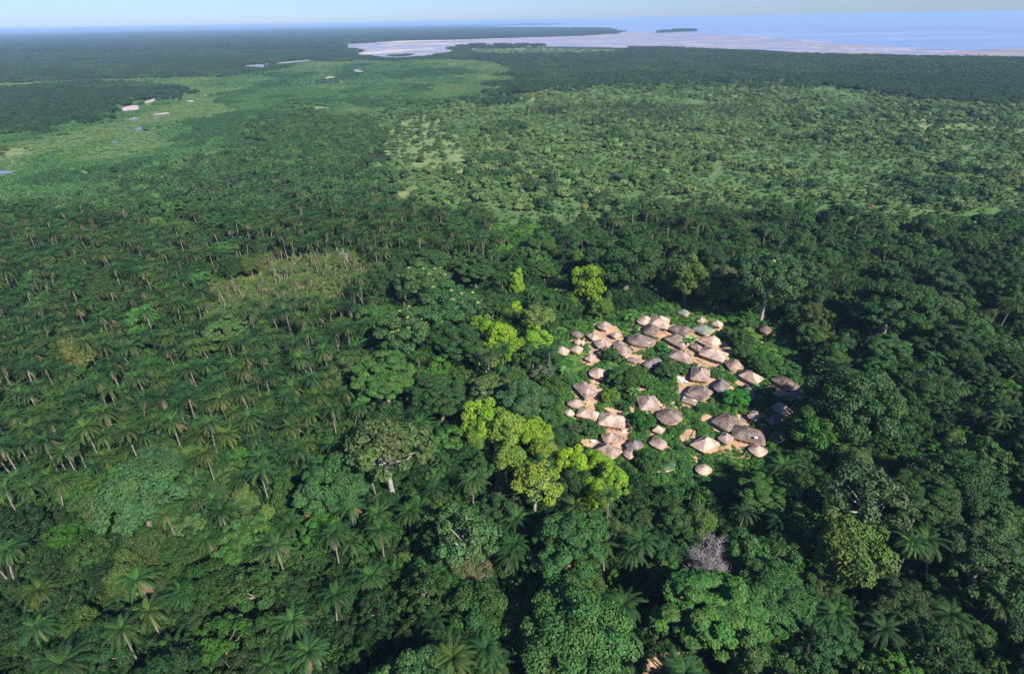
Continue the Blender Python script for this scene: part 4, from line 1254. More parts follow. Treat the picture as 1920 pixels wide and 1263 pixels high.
VT = [
    ('dome', 1147, 663, 18, (.035, .10, .03), 'small dark dome tree in the left yard in front of a grey hut', 0, 1.0),
    ('dome', 1178, 706, 40, (.04, .105, .028), 'biggest village tree with a wide green dome in the upper left half', 1, .72),
    ('forest', 1242, 652, 14, (.03, .15, .04), 'small bright bluish green tree right of the wide oval hut', 2, .7),
    ('dome', 1253, 690, 26, (.035, .095, .03), 'dark dome tree left of the plaza', 2, .8),
    ('dome', 1143, 741, 20, (.075, .16, .025), 'yellowish green round tree right of the lilac square hut', 0, .9),
    ('dome', 1205, 785, 24, (.022, .10, .022), 'glossy dark green tree left of the large round hut', 1, 1.2),
    ('forest', 1172, 760, 13, (.025, .08, .022), 'small dark tree right of the yellowish green round one', 3, .9),
    ('forest', 1186, 748, 10, (.03, .09, .025), 'little shrubby tree under the biggest village tree', 4, .9),
    ('dome', 1106, 801, 21, (.035, .095, .028), 'dark round tree in front of the cream hut with a black slope', 2, .9),
    ('forest', 1078, 800, 18, (.06, .10, .045), 'grey-green tree left of the dark round one at the lower left', 0, .9),
    ('pillow', 1043, 770, 19, (.055, .12, .025), 'tall fresh tree at the left rim of the village beside the small cream hut', 1, .9),
    ('dome', 1379, 743, 25, (.03, .17, .022), 'bright green round tree in the centre right of the village', 0, 1.0),
    ('forest', 1440, 728, 16, (.03, .14, .03), 'leafy green tree left of the large flat grey hut', 1, .8),
    ('forest', 1425, 755, 14, (.045, .14, .03), 'leafy tree right of the tall grey hut', 2, .8),
    ('forest', 1450, 745, 16, (.035, .12, .03), 'green bush-like tree under the large flat grey hut', 3, .6),
    ('forest', 1388, 632, 24, (.032, .085, .022), 'dark tree right of the second row huts, upper of the pair', 0, 1.0),
    ('forest', 1392, 657, 20, (.035, .09, .025), 'dark tree right of the second row huts, lower of the pair', 4, .8),
    ('forest', 1361, 622, 13, (.05, .09, .025), 'small olive tree just right of the hut with the green corner', 2, .9),
    ('forest', 1400, 600, 22, (.035, .11, .025), 'fresh tree left of the small grey hut standing apart', 1, .8),
    ('dome', 1435, 682, 34, (.035, .10, .025), 'wide green tree right of the hut with curved eaves', 2, .7),
    ('forest', 1478, 690, 24, (.03, .10, .028), 'green tree above the large flat grey hut', 3, .8),
    ('dome', 1217, 862, 28, (.03, .09, .025), 'dark round tree at the lowest yard below the small tall hut', 1, .9),
    ('forest', 1282, 695, 9, (.04, .10, .03), 'little tree at the left end of the plaza', 0, .7),
    ('forest', 1302, 745, 5, (.03, .12, .04), 'tiny tree before the grey hut with a black left slope', 1, .7),
]
YT = {8: .5}
for i, (k, px, py, r, t, lb, v, zs) in enumerate(NT):
    named(k, px, py, r, t, lb, v, zs, name={'bloom': 'flowering_tree', 'pillow': 'leafy_tree', 'dome': 'small_tree', 'airy': 'spreading_tree'}.get(k, 'forest_tree'))
NV = len(OCC)
for i, (k, px, py, r, t, lb, v, zs) in enumerate(VT):
    named(k, px, py, r, t, lb, v, zs * .85, name='village_tree', group='trees standing among the huts')


# dead tree and bare limbs
def branchy(seed, H, spread, levels=4, r0=0.45, nb=5, start=0.45, mat='deadwood', minr=0.035):
    rs = np.random.RandomState(seed); tr = MB(); tw = MB()

    def grow(p, d, L, r, lv):
        n = 4
        pts = [p]
        for i in range(n):
            d = unit(d + rs.randn(3) * 0.16 + np.array([0, 0, .05]))
            pts.append(pts[-1] + d * L / n)
        (tr if lv <= 1 else tw).tube(pts, np.linspace(r, max(minr, r * .5), n + 1), 6 if lv < 2 else 4)
        if lv >= levels:
            return
        for k in range(nb if lv else nb + 2):
            t = 0.35 + 0.65 * rs.rand() if lv else start + (1 - start) * rs.rand()
            q = pts[min(n, int(t * n) + (1 if rs.rand() < .5 else 0))]
            a = rs.rand() * 6.28
            side = unit(np.cross(d, [math.cos(a), math.sin(a), 0.3]))
            dd = unit(d * 0.55 + side * (0.8 + .3 * rs.rand()) * spread)
            grow(q, dd, L * (0.55 + .2 * rs.rand()), max(minr, r * .5), lv + 1)
    grow(np.array([0, 0, -.2]), np.array([.05, 0, 1.0]), H * .55, r0, 0)
    return tr.mesh('dead_trunk', [M[mat]]), tw.mesh('dead_branches', [M[mat]])


tm, bm_ = branchy(5, 15, 1.0, 4, .42, 6, minr=.022)
x, y = at(1335, 1022, 12); g = emp('dead_tree', (x, y, 0), 0.4, .88); setp(g, 'leafless grey dead tree with a dense crown of bare twigs', 'dead tree')
link('trunk', tm, g); link('branches', bm_, g); OCC.append((x, y, 5.5))
for i, (px, py, H, z, s_, lb) in enumerate([(982, 540, 12, 7, .8, 'bare white forked tree beside the slim lime tree'), (1022, 712, 8, 3, 1.0, 'low bare forked tree under the greyish feathery crown'),
                                          (775, 510, 19, 17, 1.0, 'bare white limb sticking out above the flowering trees'), (700, 822, 20, 17, 1.15, 'gnarled leafless branches rising through the olive tree'),
                                          (650, 470, 12, 8, .9, 'bare pale tree at the upper edge of the clearing'), (695, 745, 12, 9, .8, 'small bare reddish fork in the forest left of centre'),
                                          (1430, 555, 13, 6, .8, 'pale bare trunks below the tree with yellow tufts')]):
    tm, bm_ = branchy(40 + i, H, .9, 2, .42, 3, mat='palebark', minr=.09)
    x, y = at(px, py, z); g = emp('bare_tree', (x, y, 0), i * 1.7, s_); setp(g, lb, 'dead tree', 'bare trees in the forest')
    link('trunk', tm, g); link('branches', bm_, g)
# stout buttressed trunk at the bottom edge
x, y = at(1300, 1200, 1); mb = MB()
mb.tube([(0, 0, -.3), (0, .1, 1.2), (.2, .4, 5), (.2, .5, 11)], [1.6, 1.0, .8, .6], 12)
for a in range(5):
    aa = a * 1.256
    mb.tube([(math.cos(aa) * 2.4, math.sin(aa) * 2.4, -.2), (math.cos(aa) * 1.2, math.sin(aa) * 1.2, .7), (math.cos(aa) * .4, math.sin(aa) * .4, 2.6)], [.2, .35, .4], 6)
g = emp('buttressed_trunk', (x, y, 0)); setp(g, 'stout pale buttressed trunk on bare earth at the bottom edge', 'tree')
link('trunk', mb.mesh('buttress', [M['palebark']]), g); c_ = link('crown', PROTO['giant'][1]['crown'], g); c_['tint'] = list(MG); c_.scale = (.62, .62, .7); OCC.append((x, y, 4))

# ------------------------------------------------------------------ near oil palms placed one by one
PALMS = [(835, 1190), (900, 1208), (1207, 1008), (1190, 1025), (885, 922), (262, 1092), (332, 1098), (238, 1203), (322, 1208), (537, 1160), (592, 1208), (500, 1232), (627, 1022), (656, 950), (690, 1072),
         (715, 1018), (840, 1082), (945, 1036), (960, 1010), (972, 962), (1168, 1165), (1652, 1178), (1792, 1148), (1697, 1040), (1562, 1140), (1860, 1130), (1785, 850), (432, 948), (405, 955), (372, 935), (455, 888),
         (494, 908), (536, 972), (592, 880), (547, 842), (175, 862), (130, 862), (40, 842), (52, 905), (2, 912), (702, 958), (612, 838), (660, 765), (655, 1000), (1004, 545), (415, 655), (385, 1000), (525, 1050), (0, 1050),
         (622, 1130), (680, 700), (60, 1160), (700, 900), (486, 860), (930, 1230), (1745, 690), (1800, 720), (352, 915)]
PALM = []     # (x, y, s, named?)
for i, (px, py) in enumerate(PALMS):
    x, y = at(px, py, 10)
    PALM.append((x, y, 0.98 + 0.14 * random.random(), 1))
    OCC.append((x, y, 2.6))

# ------------------------------------------------------------------ filling the forest
Z = {
    'palm1': [(-200, 440), (180, 400), (330, 440), (420, 420), (560, 380), (700, 345), (860, 395), (930, 420), (880, 470), (720, 480), (690, 520), (690, 600), (640, 680), (660, 760), (600, 830), (300, 830), (160, 900), (-300, 900)],
    'meadow': [(925, 410), (1010, 400), (1040, 440), (1030, 500), (960, 490), (915, 450)],
    'bushfield': [(-400, 1010), (90, 950), (300, 1010), (480, 1080), (700, 1050), (800, 1130), (830, 1263), (780, 1500), (-500, 1500)],
    'edge': [(1200, 540), (1420, 580), (1480, 620), (1260, 575)],
    'palm2': [(1180, 360), (1420, 350), (1460, 400), (1300, 440), (1200, 420)],
    'palm3': [(980, 200), (1420, 200), (1430, 222), (1000, 235)],
}
SAVP = SAV
cell = {}
CS = 4.0


def occ_add(x, y, r):
    cell.setdefault((int(x // CS), int(y // CS)), []).append((x, y, r))


RMAX = 16.0


def occ_hit(x, y, r, tol=1.0):
    k = int(math.ceil((r + 6.5) / CS))
    cx, cy_ = int(x // CS), int(y // CS)
    for i in range(cx - k, cx + k + 1):
        for j in range(cy_ - k, cy_ + k + 1):
            for (a, b, q) in cell.get((i, j), ()):
                if (a - x) ** 2 + (b - y) ** 2 < ((r + q) * tol) ** 2:
                    return True
    return False


BIGO = list(OCC)
big = np.array(BIGO)


def near_big(x, y, r, tol=0.85):
    d = np.hypot(big[:, 0] - x, big[:, 1] - y)
    return bool((d < (big[:, 2] + r) * tol).any())


hutarr = np.array(HUTC)


def near_hut(x, y, r):
    return bool((np.hypot(hutarr[:, 0] - x, hutarr[:, 1] - y) < hutarr[:, 2] + r).any())


def jit(t, rs, a=0.28):
    t = np.array(t)
    k = 1 + (rs.rand() - 0.5) * a * 1.6
    t = t * np.array([1.08, 1.0, .82])
    return tuple(t * k * (1 + (rs.rand(3) - 0.5) * np.array([a * .75, a * .45, a * .7])))


rs = np.random.RandomState(77)
Y0, Y1 = 38, 430
cand = []
n = 110000
yy = Y0 + (Y1 - Y0) * rs.rand(n) ** 0.75
xx = (rs.rand(n) * 2 - 1) * (150 + yy * 1.02)
px, py, zc = projn(np.c_[xx, yy, np.full(n, 7.0)])
ok = (px > -120) & (px < 2060) & (py < 1400) & (py > 395)
xx, yy, px, py, zc = xx[ok], yy[ok], px[ok], py[ok], zc[ok]
gpx, gpy, _ = projn(np.c_[xx, yy, np.zeros(len(xx))])
zone = {k: inpolyn(px, py, np.array(q)) for k, q in Z.items()}
hpx, hpy, _ = projn(np.c_[xx, yy, np.full(len(xx), 14.0)])
invil = inpolyn(gpx, gpy, np.array(VILLAGE)) | (inpolyn(hpx, hpy, np.array(VILLAGE)) & (hpy > 650))
cb = (vnoise(xx, yy, 16, 6) - .5); inclear = inpolyn(gpx + cb * 90, gpy + cb * 40, np.array(PALMCLEAR))
insav = inpolyn(gpx, gpy, np.array(SAVP)) & (gpy < 430)
nz = vnoise(xx, yy, 38, 0); nz2 = vnoise(xx, yy, 14, 1); nz3 = vnoise(xx, yy, 70, 2)
TREES = {'palm': [], 'thinpalm': [], 'giant': [], 'forest': [], 'pillow': [], 'bush': [], 'airy': []}
for x, y, s, _q in PALM:
    occ_add(x, y, 2.4); TREES['palm'].append((x, y, s, jit((.024, .070, .026), rs, .3)))
for i in range(len(xx)):
    x, y = xx[i], yy[i]
    if invil[i] or insav[i]:
        continue
    r = rs.rand()
    if inclear[i]:
        if r < 0.10:
            if not occ_hit(x, y, 0.9):
                occ_add(x, y, 1.0); TREES['thinpalm'].append((x, y, .8 + .4 * rs.rand(), jit((.06, .10, .045), rs)))
        elif r < 0.33 and not occ_hit(x, y, 1.5):
            occ_add(x, y, 1.5); TREES['bush'].append((x, y, .8, jit((.08, .13, .04), rs)))
        continue
    dens_palm = 0.10
    bigp = 0.10
    if zone['palm1'][i]:
        dens_palm = 0.90 if nz[i] > 0.36 else 0.45; bigp = 0.035
    elif zone['bushfield'][i]:
        dens_palm = 0.05; bigp = 0.12
    elif zone['meadow'][i] or zone['edge'][i]:
        if r > 0.06:
            continue
    elif zone['palm2'][i]:
        dens_palm = 0.7
    elif px[i] > 1500:
        bigp = 0.16; dens_palm = 0.05
    elif py[i] > 850:
        dens_palm = 0.07
    elif py[i] < 480:
        dens_palm = 0.22; bigp = .05
    r = rs.rand()
    dark = 1.0
    if r < dens_palm:
        rr = 1.85 + 0.75 * rs.rand()
        if near_big(x, y, rr) or occ_hit(x, y, rr, 0.92):
            continue
        occ_add(x, y, rr)
        TREES['palm'].append((x, y, .84 + .42 * rs.rand(), jit([(.019, .058, .022), (.025, .070, .024), (.015, .046, .021), (.032, .07, .022)][rs.randint(4)], rs, .3)))
    elif r < dens_palm + bigp:
        s = .62 + .4 * rs.rand(); rr = 10 * s * .72
        if near_big(x, y, rr, .9) or occ_hit(x, y, rr, .9):
            continue
        occ_add(x, y, rr)
        tt = [DG, MG, (.045, .10, .035), (.032, .075, .022)][rs.randint(4)]
        TREES['giant'].append((x, y, s, jit(tt, rs)))
    else:
        s = .42 + .75 * rs.rand() ** 1.4; rr = 5.6 * s * .80
        if near_big(x, y, rr) or occ_hit(x, y, rr, .9):
            continue
        occ_add(x, y, rr)
        q = rs.rand()
        tt = DG if q < .38 else MG if q < .72 else BG if q < .79 else (.055, .105, .035) if q < .95 else (.08, .14, .04)
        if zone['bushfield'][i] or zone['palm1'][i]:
            tt = tuple(np.array(tt) * (.55 if zone['bushfield'][i] else .7))  # lens darkening of the left and lower left put into the leaf colour
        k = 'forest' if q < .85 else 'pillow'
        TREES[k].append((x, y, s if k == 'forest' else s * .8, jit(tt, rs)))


# smaller trees filling what gaps are left
for i in range(len(xx) - 1, 0, -1):
    x, y = xx[i], yy[i]
    if invil[i] or insav[i] or inclear[i] or zone['meadow'][i] or zone['edge'][i]:
        continue
    s = (.22 + .2 * rs.rand()) if zone['palm1'][i] else (.28 + (.6 if zone['bushfield'][i] else .34) * rs.rand() ** 1.3)
    rr = 5.6 * s * .8
    if near_big(x, y, rr) or occ_hit(x, y, rr, .82):
        continue
    if rs.rand() < (.6 if zone['bushfield'][i] else .88 if zone['palm1'][i] else .4):
        continue
    occ_add(x, y, rr)
    q = rs.rand()
    tt = DG if q < .45 else MG if q < .8 else (.05, .10, .03) if q < .93 else (.075, .14, .035)
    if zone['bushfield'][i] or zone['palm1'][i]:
        tt = tuple(np.array(tt) * .68)  # gap fillers here also carry the lens darkening in their leaf colour
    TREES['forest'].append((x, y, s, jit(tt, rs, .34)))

# undergrowth between and below the trees
UG = []
n = 30000
yu = 45 + (430 - 45) * rs.rand(n) ** 0.72
xu = (rs.rand(n) * 2 - 1) * (140 + yu * 1.0)
P3 = np.c_[xu, yu, np.full(n, 1.0)]
pu, qu, zu = projn(P3)
vil = inpolyn(pu, qu, np.array(VILLAGE)); cl = inpolyn(pu, qu, np.array(PALMCLEAR)); sv = inpolyn(pu, qu, np.array(SAVP)) & (qu < 430)
keep = (pu > -100) & (pu < 2050) & (qu < 1400) & ~vil & ~cl & ~sv
bf = inpolyn(pu, qu, np.array(Z['bushfield'])); md_ = inpolyn(pu, qu, np.array(Z['meadow']))
pl_ = inpolyn(pu, qu, np.array(Z['palm1']))
sp = [inpolyn(pu, qu, np.array(q)) for q in [[(1205, 1230), (1290, 1215), (1330, 1240), (1330, 1300), (1200, 1300)], [(1280, 1185), (1320, 1180), (1330, 1215), (1285, 1215)]]]
keep &= ~sp[0] & ~sp[1]
nb_ = vnoise(xu, yu, 9, 3); nb2 = vnoise(xu, yu, 45, 4)
BUSHN = []
for i in np.where(keep)[0]:
    s = .75 + .6 * rs.rand()
    if bf[i] and nb_[i] < .38:
        continue
    if bf[i]:
        s = .35 + .8 * nb_[i] + .3 * rs.rand()
        t = jit([(.012, .038, .012), (.018, .055, .015), (.014, .038, .012), (.03, .075, .018)][rs.randint(4)], rs, .22)  # bush colours lowered here to paint in the lens falloff at lower left
    elif md_[i]:
        t = jit((.06, .17, .03), rs)
    else:
        if pl_[i] and rs.rand() < .72:
            continue
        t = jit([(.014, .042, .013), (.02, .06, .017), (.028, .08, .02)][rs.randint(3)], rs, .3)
    BUSHN.append((xu[i], yu[i], s, t, zu[i], pu[i], qu[i]))

# greenery inside the village
yard_polys = [np.array([T(t, a, b) for a, b in q]) for t, q in YARDS]
n = 9000
pvx = 1015 + 530 * rs.rand(n); pvy = 555 + 390 * rs.rand(n)
gx = np.array([at(a, b, 0.3) for a, b in zip(pvx, pvy)])
iv = inpolyn(pvx, pvy, np.array(VILLAGE))
iy = np.zeros(n, bool)
for q in yard_polys:
    iy |= inpolyn(pvx, pvy, q)
HERB = []
for i in np.where(iv & ~iy)[0]:
    x, y = gx[i]
    if near_hut(x, y, 0.3):
        continue
    e = vnoise(x, y, 7, 5)
    edge_ = not inpolyn(np.array([pvx[i]]), np.array([pvy[i]]), (np.array(VILLAGE) - [1285, 750]) * .84 + [1285, 750])[0]
    if e < .35 and not edge_:
        if rs.rand() < .5:
            continue
        HERB.append((x, y, .35 + .3 * rs.rand(), jit((.06, .16, .03), rs)))
    elif (e > .62 or edge_) and rs.rand() < .05 and not near_hut(x, y, 1.6):
        BUSHN.append((x, y, .35 + .35 * rs.rand(), jit((.035, .11, .028), rs), 200, pvx[i], pvy[i]))
    else:
        HERB.append((x, y, .6 + .6 * rs.rand(), jit([(.05, .14, .03), (.07, .18, .035), (.04, .115, .03)][rs.randint(3)], rs)))


def region(px_, py_):
    if py_ > 950:
        a = 'in the nearest forest'
    elif py_ > 700:
        a = 'in the forest level with the village'
    elif py_ > 520:
        a = 'in the forest just beyond the village'
    else:
        a = 'in the forest far behind the village'
    b = 'at the left' if px_ < 480 else 'left of centre' if px_ < 960 else 'right of centre' if px_ < 1450 else 'at the right'
    return a + ' ' + b


def put(kind, items, limit, name, lab, cat, group, stufflabel, z, hcol=None):
    """the `limit` that show largest become things of their own, the rest one object"""
    arr = np.array([(a[0], a[1], z) for a in items])
    px_, py_, zc_ = projn(arr)
    vis = (px_ > 5) & (px_ < 1915) & (py_ > 0) & (py_ < 1262)
    size = np.array([a[2] for a in items]) / zc_
    size[~vis] = -1
    order = np.argsort(-size)
    rest = []
    for c, i in enumerate(order):
        x, y, s, t = items[i][:4]
        if c < limit and vis[i]:
            place_tree(kind, int(i), x, y, s, (i * 2.399) % 6.283, t, name, lab(px_[i], py_[i], t, s), cat, group)
        else:
            rest.append((kind, x, y, 0.0, s, (i * 2.399) % 6.283, t))
    return rest


def tone(t):
    l = t[0] * .3 + t[1]
    return 'pale' if l > .15 else 'mid green' if l > .105 else 'dark green'


r1 = put('palm', TREES['palm'], 300, 'oil_palm', lambda a, b, t, s: f"{'tall' if s > 1 else 'slender'} feathery oil palm {region(a, b)}", 'palm tree', 'oil palms of the forest', '', 10)
r2 = put('thinpalm', TREES['thinpalm'], 120, 'dying_palm', lambda a, b, t, s: f"thin dying palm with hanging brown fronds {'at the left' if a < 480 else 'in the middle' if a < 590 else 'at the right'} of the dry clearing, {'near' if b > 545 else 'far'} side", 'palm tree', 'dying palms in the clearing', '', 6)
nbig = 290
r3 = put('giant', TREES['giant'], 120, 'forest_tree', lambda a, b, t, s: f"wide {tone(t)} forest tree {region(a, b)}", 'tree', 'wide forest trees', '', 14)
r4 = put('forest', TREES['forest'], 100, 'forest_tree', lambda a, b, t, s: f"mid-sized {tone(t)} tree {region(a, b)}", 'tree', 'mid-sized forest trees', '', 9)
r5 = put('pillow', TREES['pillow'], 30, 'leafy_tree', lambda a, b, t, s: f"small {tone(t)} leafy tree {region(a, b)}", 'tree', 'small leafy trees', '', 9)
scatter('oil_palm_mass', ['palm'], r1, 'mass of feathery oil palms covering the far left forest', 'palms')
scatter('dying_palm_mass', ['thinpalm'], r2, 'thicket of thin dying palms in the dry clearing', 'palms')
scatter('forest_mass', ['giant', 'forest', 'pillow'], r3 + r4 + r5, 'mass of broadleaf trees filling the forest around the village', 'forest')
BUSHN.sort(key=lambda a: -(a[2] / a[4]) if 0 < a[5] < 1920 and 0 < a[6] < 1263 else 1)
for i, b in enumerate(BUSHN[:0]):
    pass
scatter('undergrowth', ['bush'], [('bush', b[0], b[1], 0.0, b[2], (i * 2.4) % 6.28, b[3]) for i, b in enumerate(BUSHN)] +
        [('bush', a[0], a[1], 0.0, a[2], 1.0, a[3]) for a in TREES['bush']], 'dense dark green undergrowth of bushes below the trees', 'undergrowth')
scatter('ground_cover', ['herb'], [('herb', h[0], h[1], 0.0, h[2], (i * 2.4) % 6.28, h[3]) for i, h in enumerate(HERB)], 'low leafy garden plants covering the ground between the huts', 'plants')

# dry ragged plants in the palm clearing
CL = []
n = 3500
a = np.array(PALMCLEAR)
pcx = a[:, 0].min() + (a[:, 0].max() - a[:, 0].min()) * rs.rand(n); pcy = a[:, 1].min() + (a[:, 1].max() - a[:, 1].min()) * rs.rand(n)
for i in np.where(inpolyn(pcx, pcy, a))[0]:
    x, y = at(pcx[i], pcy[i])
    CL.append(('herb', x, y, 0.0, .7 + .9 * rs.rand(), rs.rand() * 6.28, jit([(.13, .16, .055), (.08, .15, .04), (.20, .19, .085), (.05, .11, .032)][rs.randint(4)], rs)))
scatter('dry_plants', ['herb'], CL, 'yellowish dry weeds on the floor of the palm clearing', 'weeds')

# ------------------------------------------------------------------ middle distance 400 - 1100 m
BELTS = [[(405, 182), (520, 160), (640, 168), (800, 158), (800, 172), (660, 182), (560, 198), (430, 206)], [(275, 242), (400, 215), (480, 202), (560, 212), (640, 222), (560, 246), (400, 272), (300, 262)],
         [(470, 140), (560, 134), (600, 140), (520, 148)], [(700, 138), (860, 128), (900, 138), (740, 150)], [(640, 190), (760, 182), (800, 190), (680, 204)]]
OPENP = [np.array(q) for q in DRY]
POOLP = [np.array(q) for q, _m in POOLS]
n = 120000
u = rs.rand(n)
ym = np.sqrt(380 ** 2 + (1350 ** 2 - 380 ** 2) * u)
xm = (rs.rand(n) * 2 - 1) * (120 + ym * 0.98)
pm, qm, zm = projn(np.c_[xm, ym, np.full(n, 1.5)])
ok = (pm > -80) & (pm < 2000) & (qm < 440)
xm, ym, pm, qm, zm = xm[ok], ym[ok], pm[ok], qm[ok], zm[ok]
wb = (vnoise(xm, ym, 45, 3) - .5) * 2; wb2 = (vnoise(xm, ym, 15, 4) - .5) * 2
sc_ = 900 / np.maximum(zm, 300)
pw = pm + (wb * 34 + wb2 * 14) * sc_; qw = qm + (wb2 * 6 + wb * 8) * sc_
ins = inpolyn(pw, qw, np.array(SAVP)); inm = inpolyn(pw, qw, np.array(MARSH[0])) | inpolyn(pw, qw, np.array(MARSH[1]))
opn = np.zeros(len(xm), bool)
for k, q in enumerate(OPENP):
    opn |= inpolyn(pm + wb2 * 10 * sc_, qm + wb * 3 * sc_, q)
pool_ = np.zeros(len(xm), bool)
for q in POOLP:
    for dq in (-1.0, 0, 1.5, 3.5):
        pool_ |= inpolyn(pm, qm - dq, q)
PATHB = pool_ | inpolyn(pm, qm, np.array([(1340, 296), (1358, 298), (1360, 316), (1344, 338), (1330, 338), (1338, 318)]))
belt = np.zeros(len(xm), bool)
for q in BELTS:
    belt |= inpolyn(pw, qw, np.array(q))
lite = inpolyn(pw, qw, np.array([(60, 262), (200, 222), (330, 182), (430, 176), (400, 205), (300, 235), (260, 262), (400, 262), (470, 258), (380, 285), (100, 300)]))
n1 = vnoise(xm, ym, 60, 0); n2 = vnoise(xm, ym, 24, 1); n3 = vnoise(xm, ym * .35, 60, 2); n4 = vnoise(xm, ym, 150, 6); n5 = vnoise(xm, ym, 9, 7)
p1 = inpolyn(pm, qm, np.array(Z['palm1'])); p3 = inpolyn(pm, qm, np.array(Z['palm3']))
darkR = (pm > 900) & (qm < 205)
MID = []; LOW = []; FPALM = []; SAVT = []
SAVI = []
for i in range(len(xm)):
    x, y = xm[i], ym[i]
    if ym[i] < 430 and not (ins[i] or inm[i]) and qm[i] > 405:
        continue
    r = rs.rand()
    if PATHB[i]:
        continue
    if opn[i]:
        if r < .10:
            SAVT.append(('midtree', x, y, 0.0, .5 + .4 * rs.rand(), rs.rand() * 6.28, jit((.05, .11, .035), rs)))
        continue
    if PATHB[i]:
        continue
    if inm[i]:
        w_ = n3[i] * .6 + n1[i] * .4 + (.38 if belt[i] else -.12 if lite[i] else 0)
        dn = .42 if w_ < .45 else .7
        if r > dn:
            continue
        if occ_hit(x, y, 1.25):
            continue
        occ_add(x, y, 1.3)
        t = (.035, .095, .04) if w_ > .8 else (.055, .14, .05) if w_ > .55 else (.08, .17, .06) if w_ > .42 else (.11, .19, .075)
        LOW.append(('mangrove', x, y, -.4, .42 + .42 * n2[i] + (.35 if w_ > .58 else 0), rs.rand() * 6.28, jit(t, rs, .22)))
        continue
    if ins[i]:
        vv = n1[i] * .4 + n2[i] * .35 + n5[i] * .25
        cov = min(.92, max(.04, 2.7 * (vv - .38)))
        if pm[i] > 1380 and qm[i] > 280:
            cov *= .6
        if pm[i] < 900 and qm[i] < 300:
            cov *= .7
        if r > cov:
            continue
        ss = .32 + (.45 + .9 * max(0, vv - .4)) * rs.rand() ** 1.6
        if occ_hit(x, y, 2.6 * ss):
            continue
        occ_add(x, y, 2.6 * ss)
        if vv > .6:
            ss *= 1.25
        t = (.042, .095, .036) if vv > .70 or n4[i] > .80 else [(.10, .175, .06), (.12, .20, .07), (.14, .21, .08), (.075, .14, .05)][rs.randint(4)]
        if p3[i] and rs.rand() < .5:
            FPALM.append(('farpalm', x, y, 0.0, .9, rs.rand() * 6.28, jit((.03, .075, .035), rs))); continue
        SAVT.append(('midtree', x, y, -.6 * ss, ss, rs.rand() * 6.28, jit(t, rs, .34)))
        continue
    if p1[i] or (pm[i] > 350 and pm[i] < 950 and qm[i] > 330 and n1[i] > .3) or (darkR[i] and n1[i] > .6):
        if r < .62:
            if occ_hit(x, y, 2.3):
                continue
            occ_add(x, y, 2.4); FPALM.append(('farpalm', x, y, 0.0, .85 + .3 * rs.rand(), rs.rand() * 6.28, jit((.026, .078, .038), rs, .3))); continue
    if occ_hit(x, y, 2.2):
        continue
    occ_add(x, y, 2.3)
    t = [(.035, .085, .03), (.045, .10, .034), (.03, .07, .028), (.055, .115, .04)][rs.randint(4)]
    if qm[i] < 250 and pm[i] < 400:
        t = (.025, .06, .028)
    if darkR[i]:
        t = (.028, .068, .03)
    MID.append(('midtree', x, y, 0.0, .8 + .5 * rs.rand(), rs.rand() * 6.28, jit(t, rs, .3)))
n = 60000
u = rs.rand(n); ysb = np.sqrt(250 ** 2 + (950 ** 2 - 250 ** 2) * u); xsb = (rs.rand(n) * 2 - 1) * (60 + ysb * .95)
ps, qs, zs_ = projn(np.c_[xsb, ysb, np.zeros(n)])
okk = inpolyn(ps, qs, np.array(SAVP)) & ~inpolyn(ps, qs, np.array([(1340, 296), (1358, 298), (1360, 316), (1344, 338), (1330, 338), (1338, 318)]))
sbn = vnoise(xsb, ysb, 18, 5)
for i in np.where(okk)[0]:
    if rs.rand() > .25 + .75 * sbn[i] or (sbn[i] < .62 and any(inpoly(ps[i] + (vnoise(xsb[i], ysb[i], 9, 2) - .5) * 26, qs[i], q_) for q_ in DRY)):
        continue
    SAVT.append(('midtree', xsb[i], ysb[i], -.3, .16 + .26 * rs.rand() ** 1.5, rs.rand() * 6.28, jit([(.08, .155, .05), (.10, .18, .06), (.06, .12, .04)][rs.randint(3)], rs, .3)))
scatter('distant_forest', ['midtree'], MID, 'dark forest canopy beyond the village and along the left plain', 'forest')
scatter('savanna_bushes', ['midtree'], SAVT, 'scattered bushes and small trees over the green savanna', 'bushes')
scatter('mangrove_scrub', ['mangrove'], LOW, 'low mangrove scrub covering the wet plain at the left', 'scrub')
scatter('distant_palms', ['farpalm'], FPALM, 'dark palm woods in the middle distance', 'palms')

# ------------------------------------------------------------------ far canopy
FAR = []; VF = []
cp = np.array(coast)
watr = np.array([(2300, 116), (1920, 112), (1500, 104), (1260, 91), (1040, 88), (900, 86), (864, 88), (838, 92), (850, 100), (800, 109), (740, 113), (690, 108), (660, 104), (680, 97), (640, 88), (612, 85), (660, 82), (720, 79), (770, 76), (860, 75), (960, 71.5), (1090, 68), (1150, 64.5), (1166, 61), (1200, 50), (2300, 50)])
n = 60000
yf = np.sqrt(1150 ** 2 + (3300 ** 2 - 1150 ** 2) * rs.rand(n)); xf = (rs.rand(n) * 2 - 1) * (200 + yf * .96)
pf, qf, zf = projn(np.c_[xf, yf, np.zeros(n)])
wat = inpolyn(pf, qf, watr) | (qf < 112 - 0 * pf) & (pf > 1900)
wbf = (vnoise(xf, yf, 120, 3) - .5) * 2
mar = inpolyn(pf + wbf * 30, qf + wbf * 3, np.array(MARSH[0])) | inpolyn(pf + wbf * 30, qf + wbf * 3, np.array(MARSH[1]))
ops = np.zeros(n, bool)
for k, q in enumerate(OPENP):
    ops |= inpolyn(pf, qf, q)
for q in POOLP:
    for dq in (-.6, 0, .8, 1.6):
        wat |= inpolyn(pf, qf - dq, q)
inl = inpolyn(xf, yf, np.array([(9000, cw[0][1])] + cw + [(-12000, 70000), (-79000, 70000), (-79000, -600), (9000, -600)]))
for q in ISLETS:
    pass
f1 = vnoise(xf, yf * .4, 160, 0); f2 = vnoise(xf, yf * .5, 60, 1)
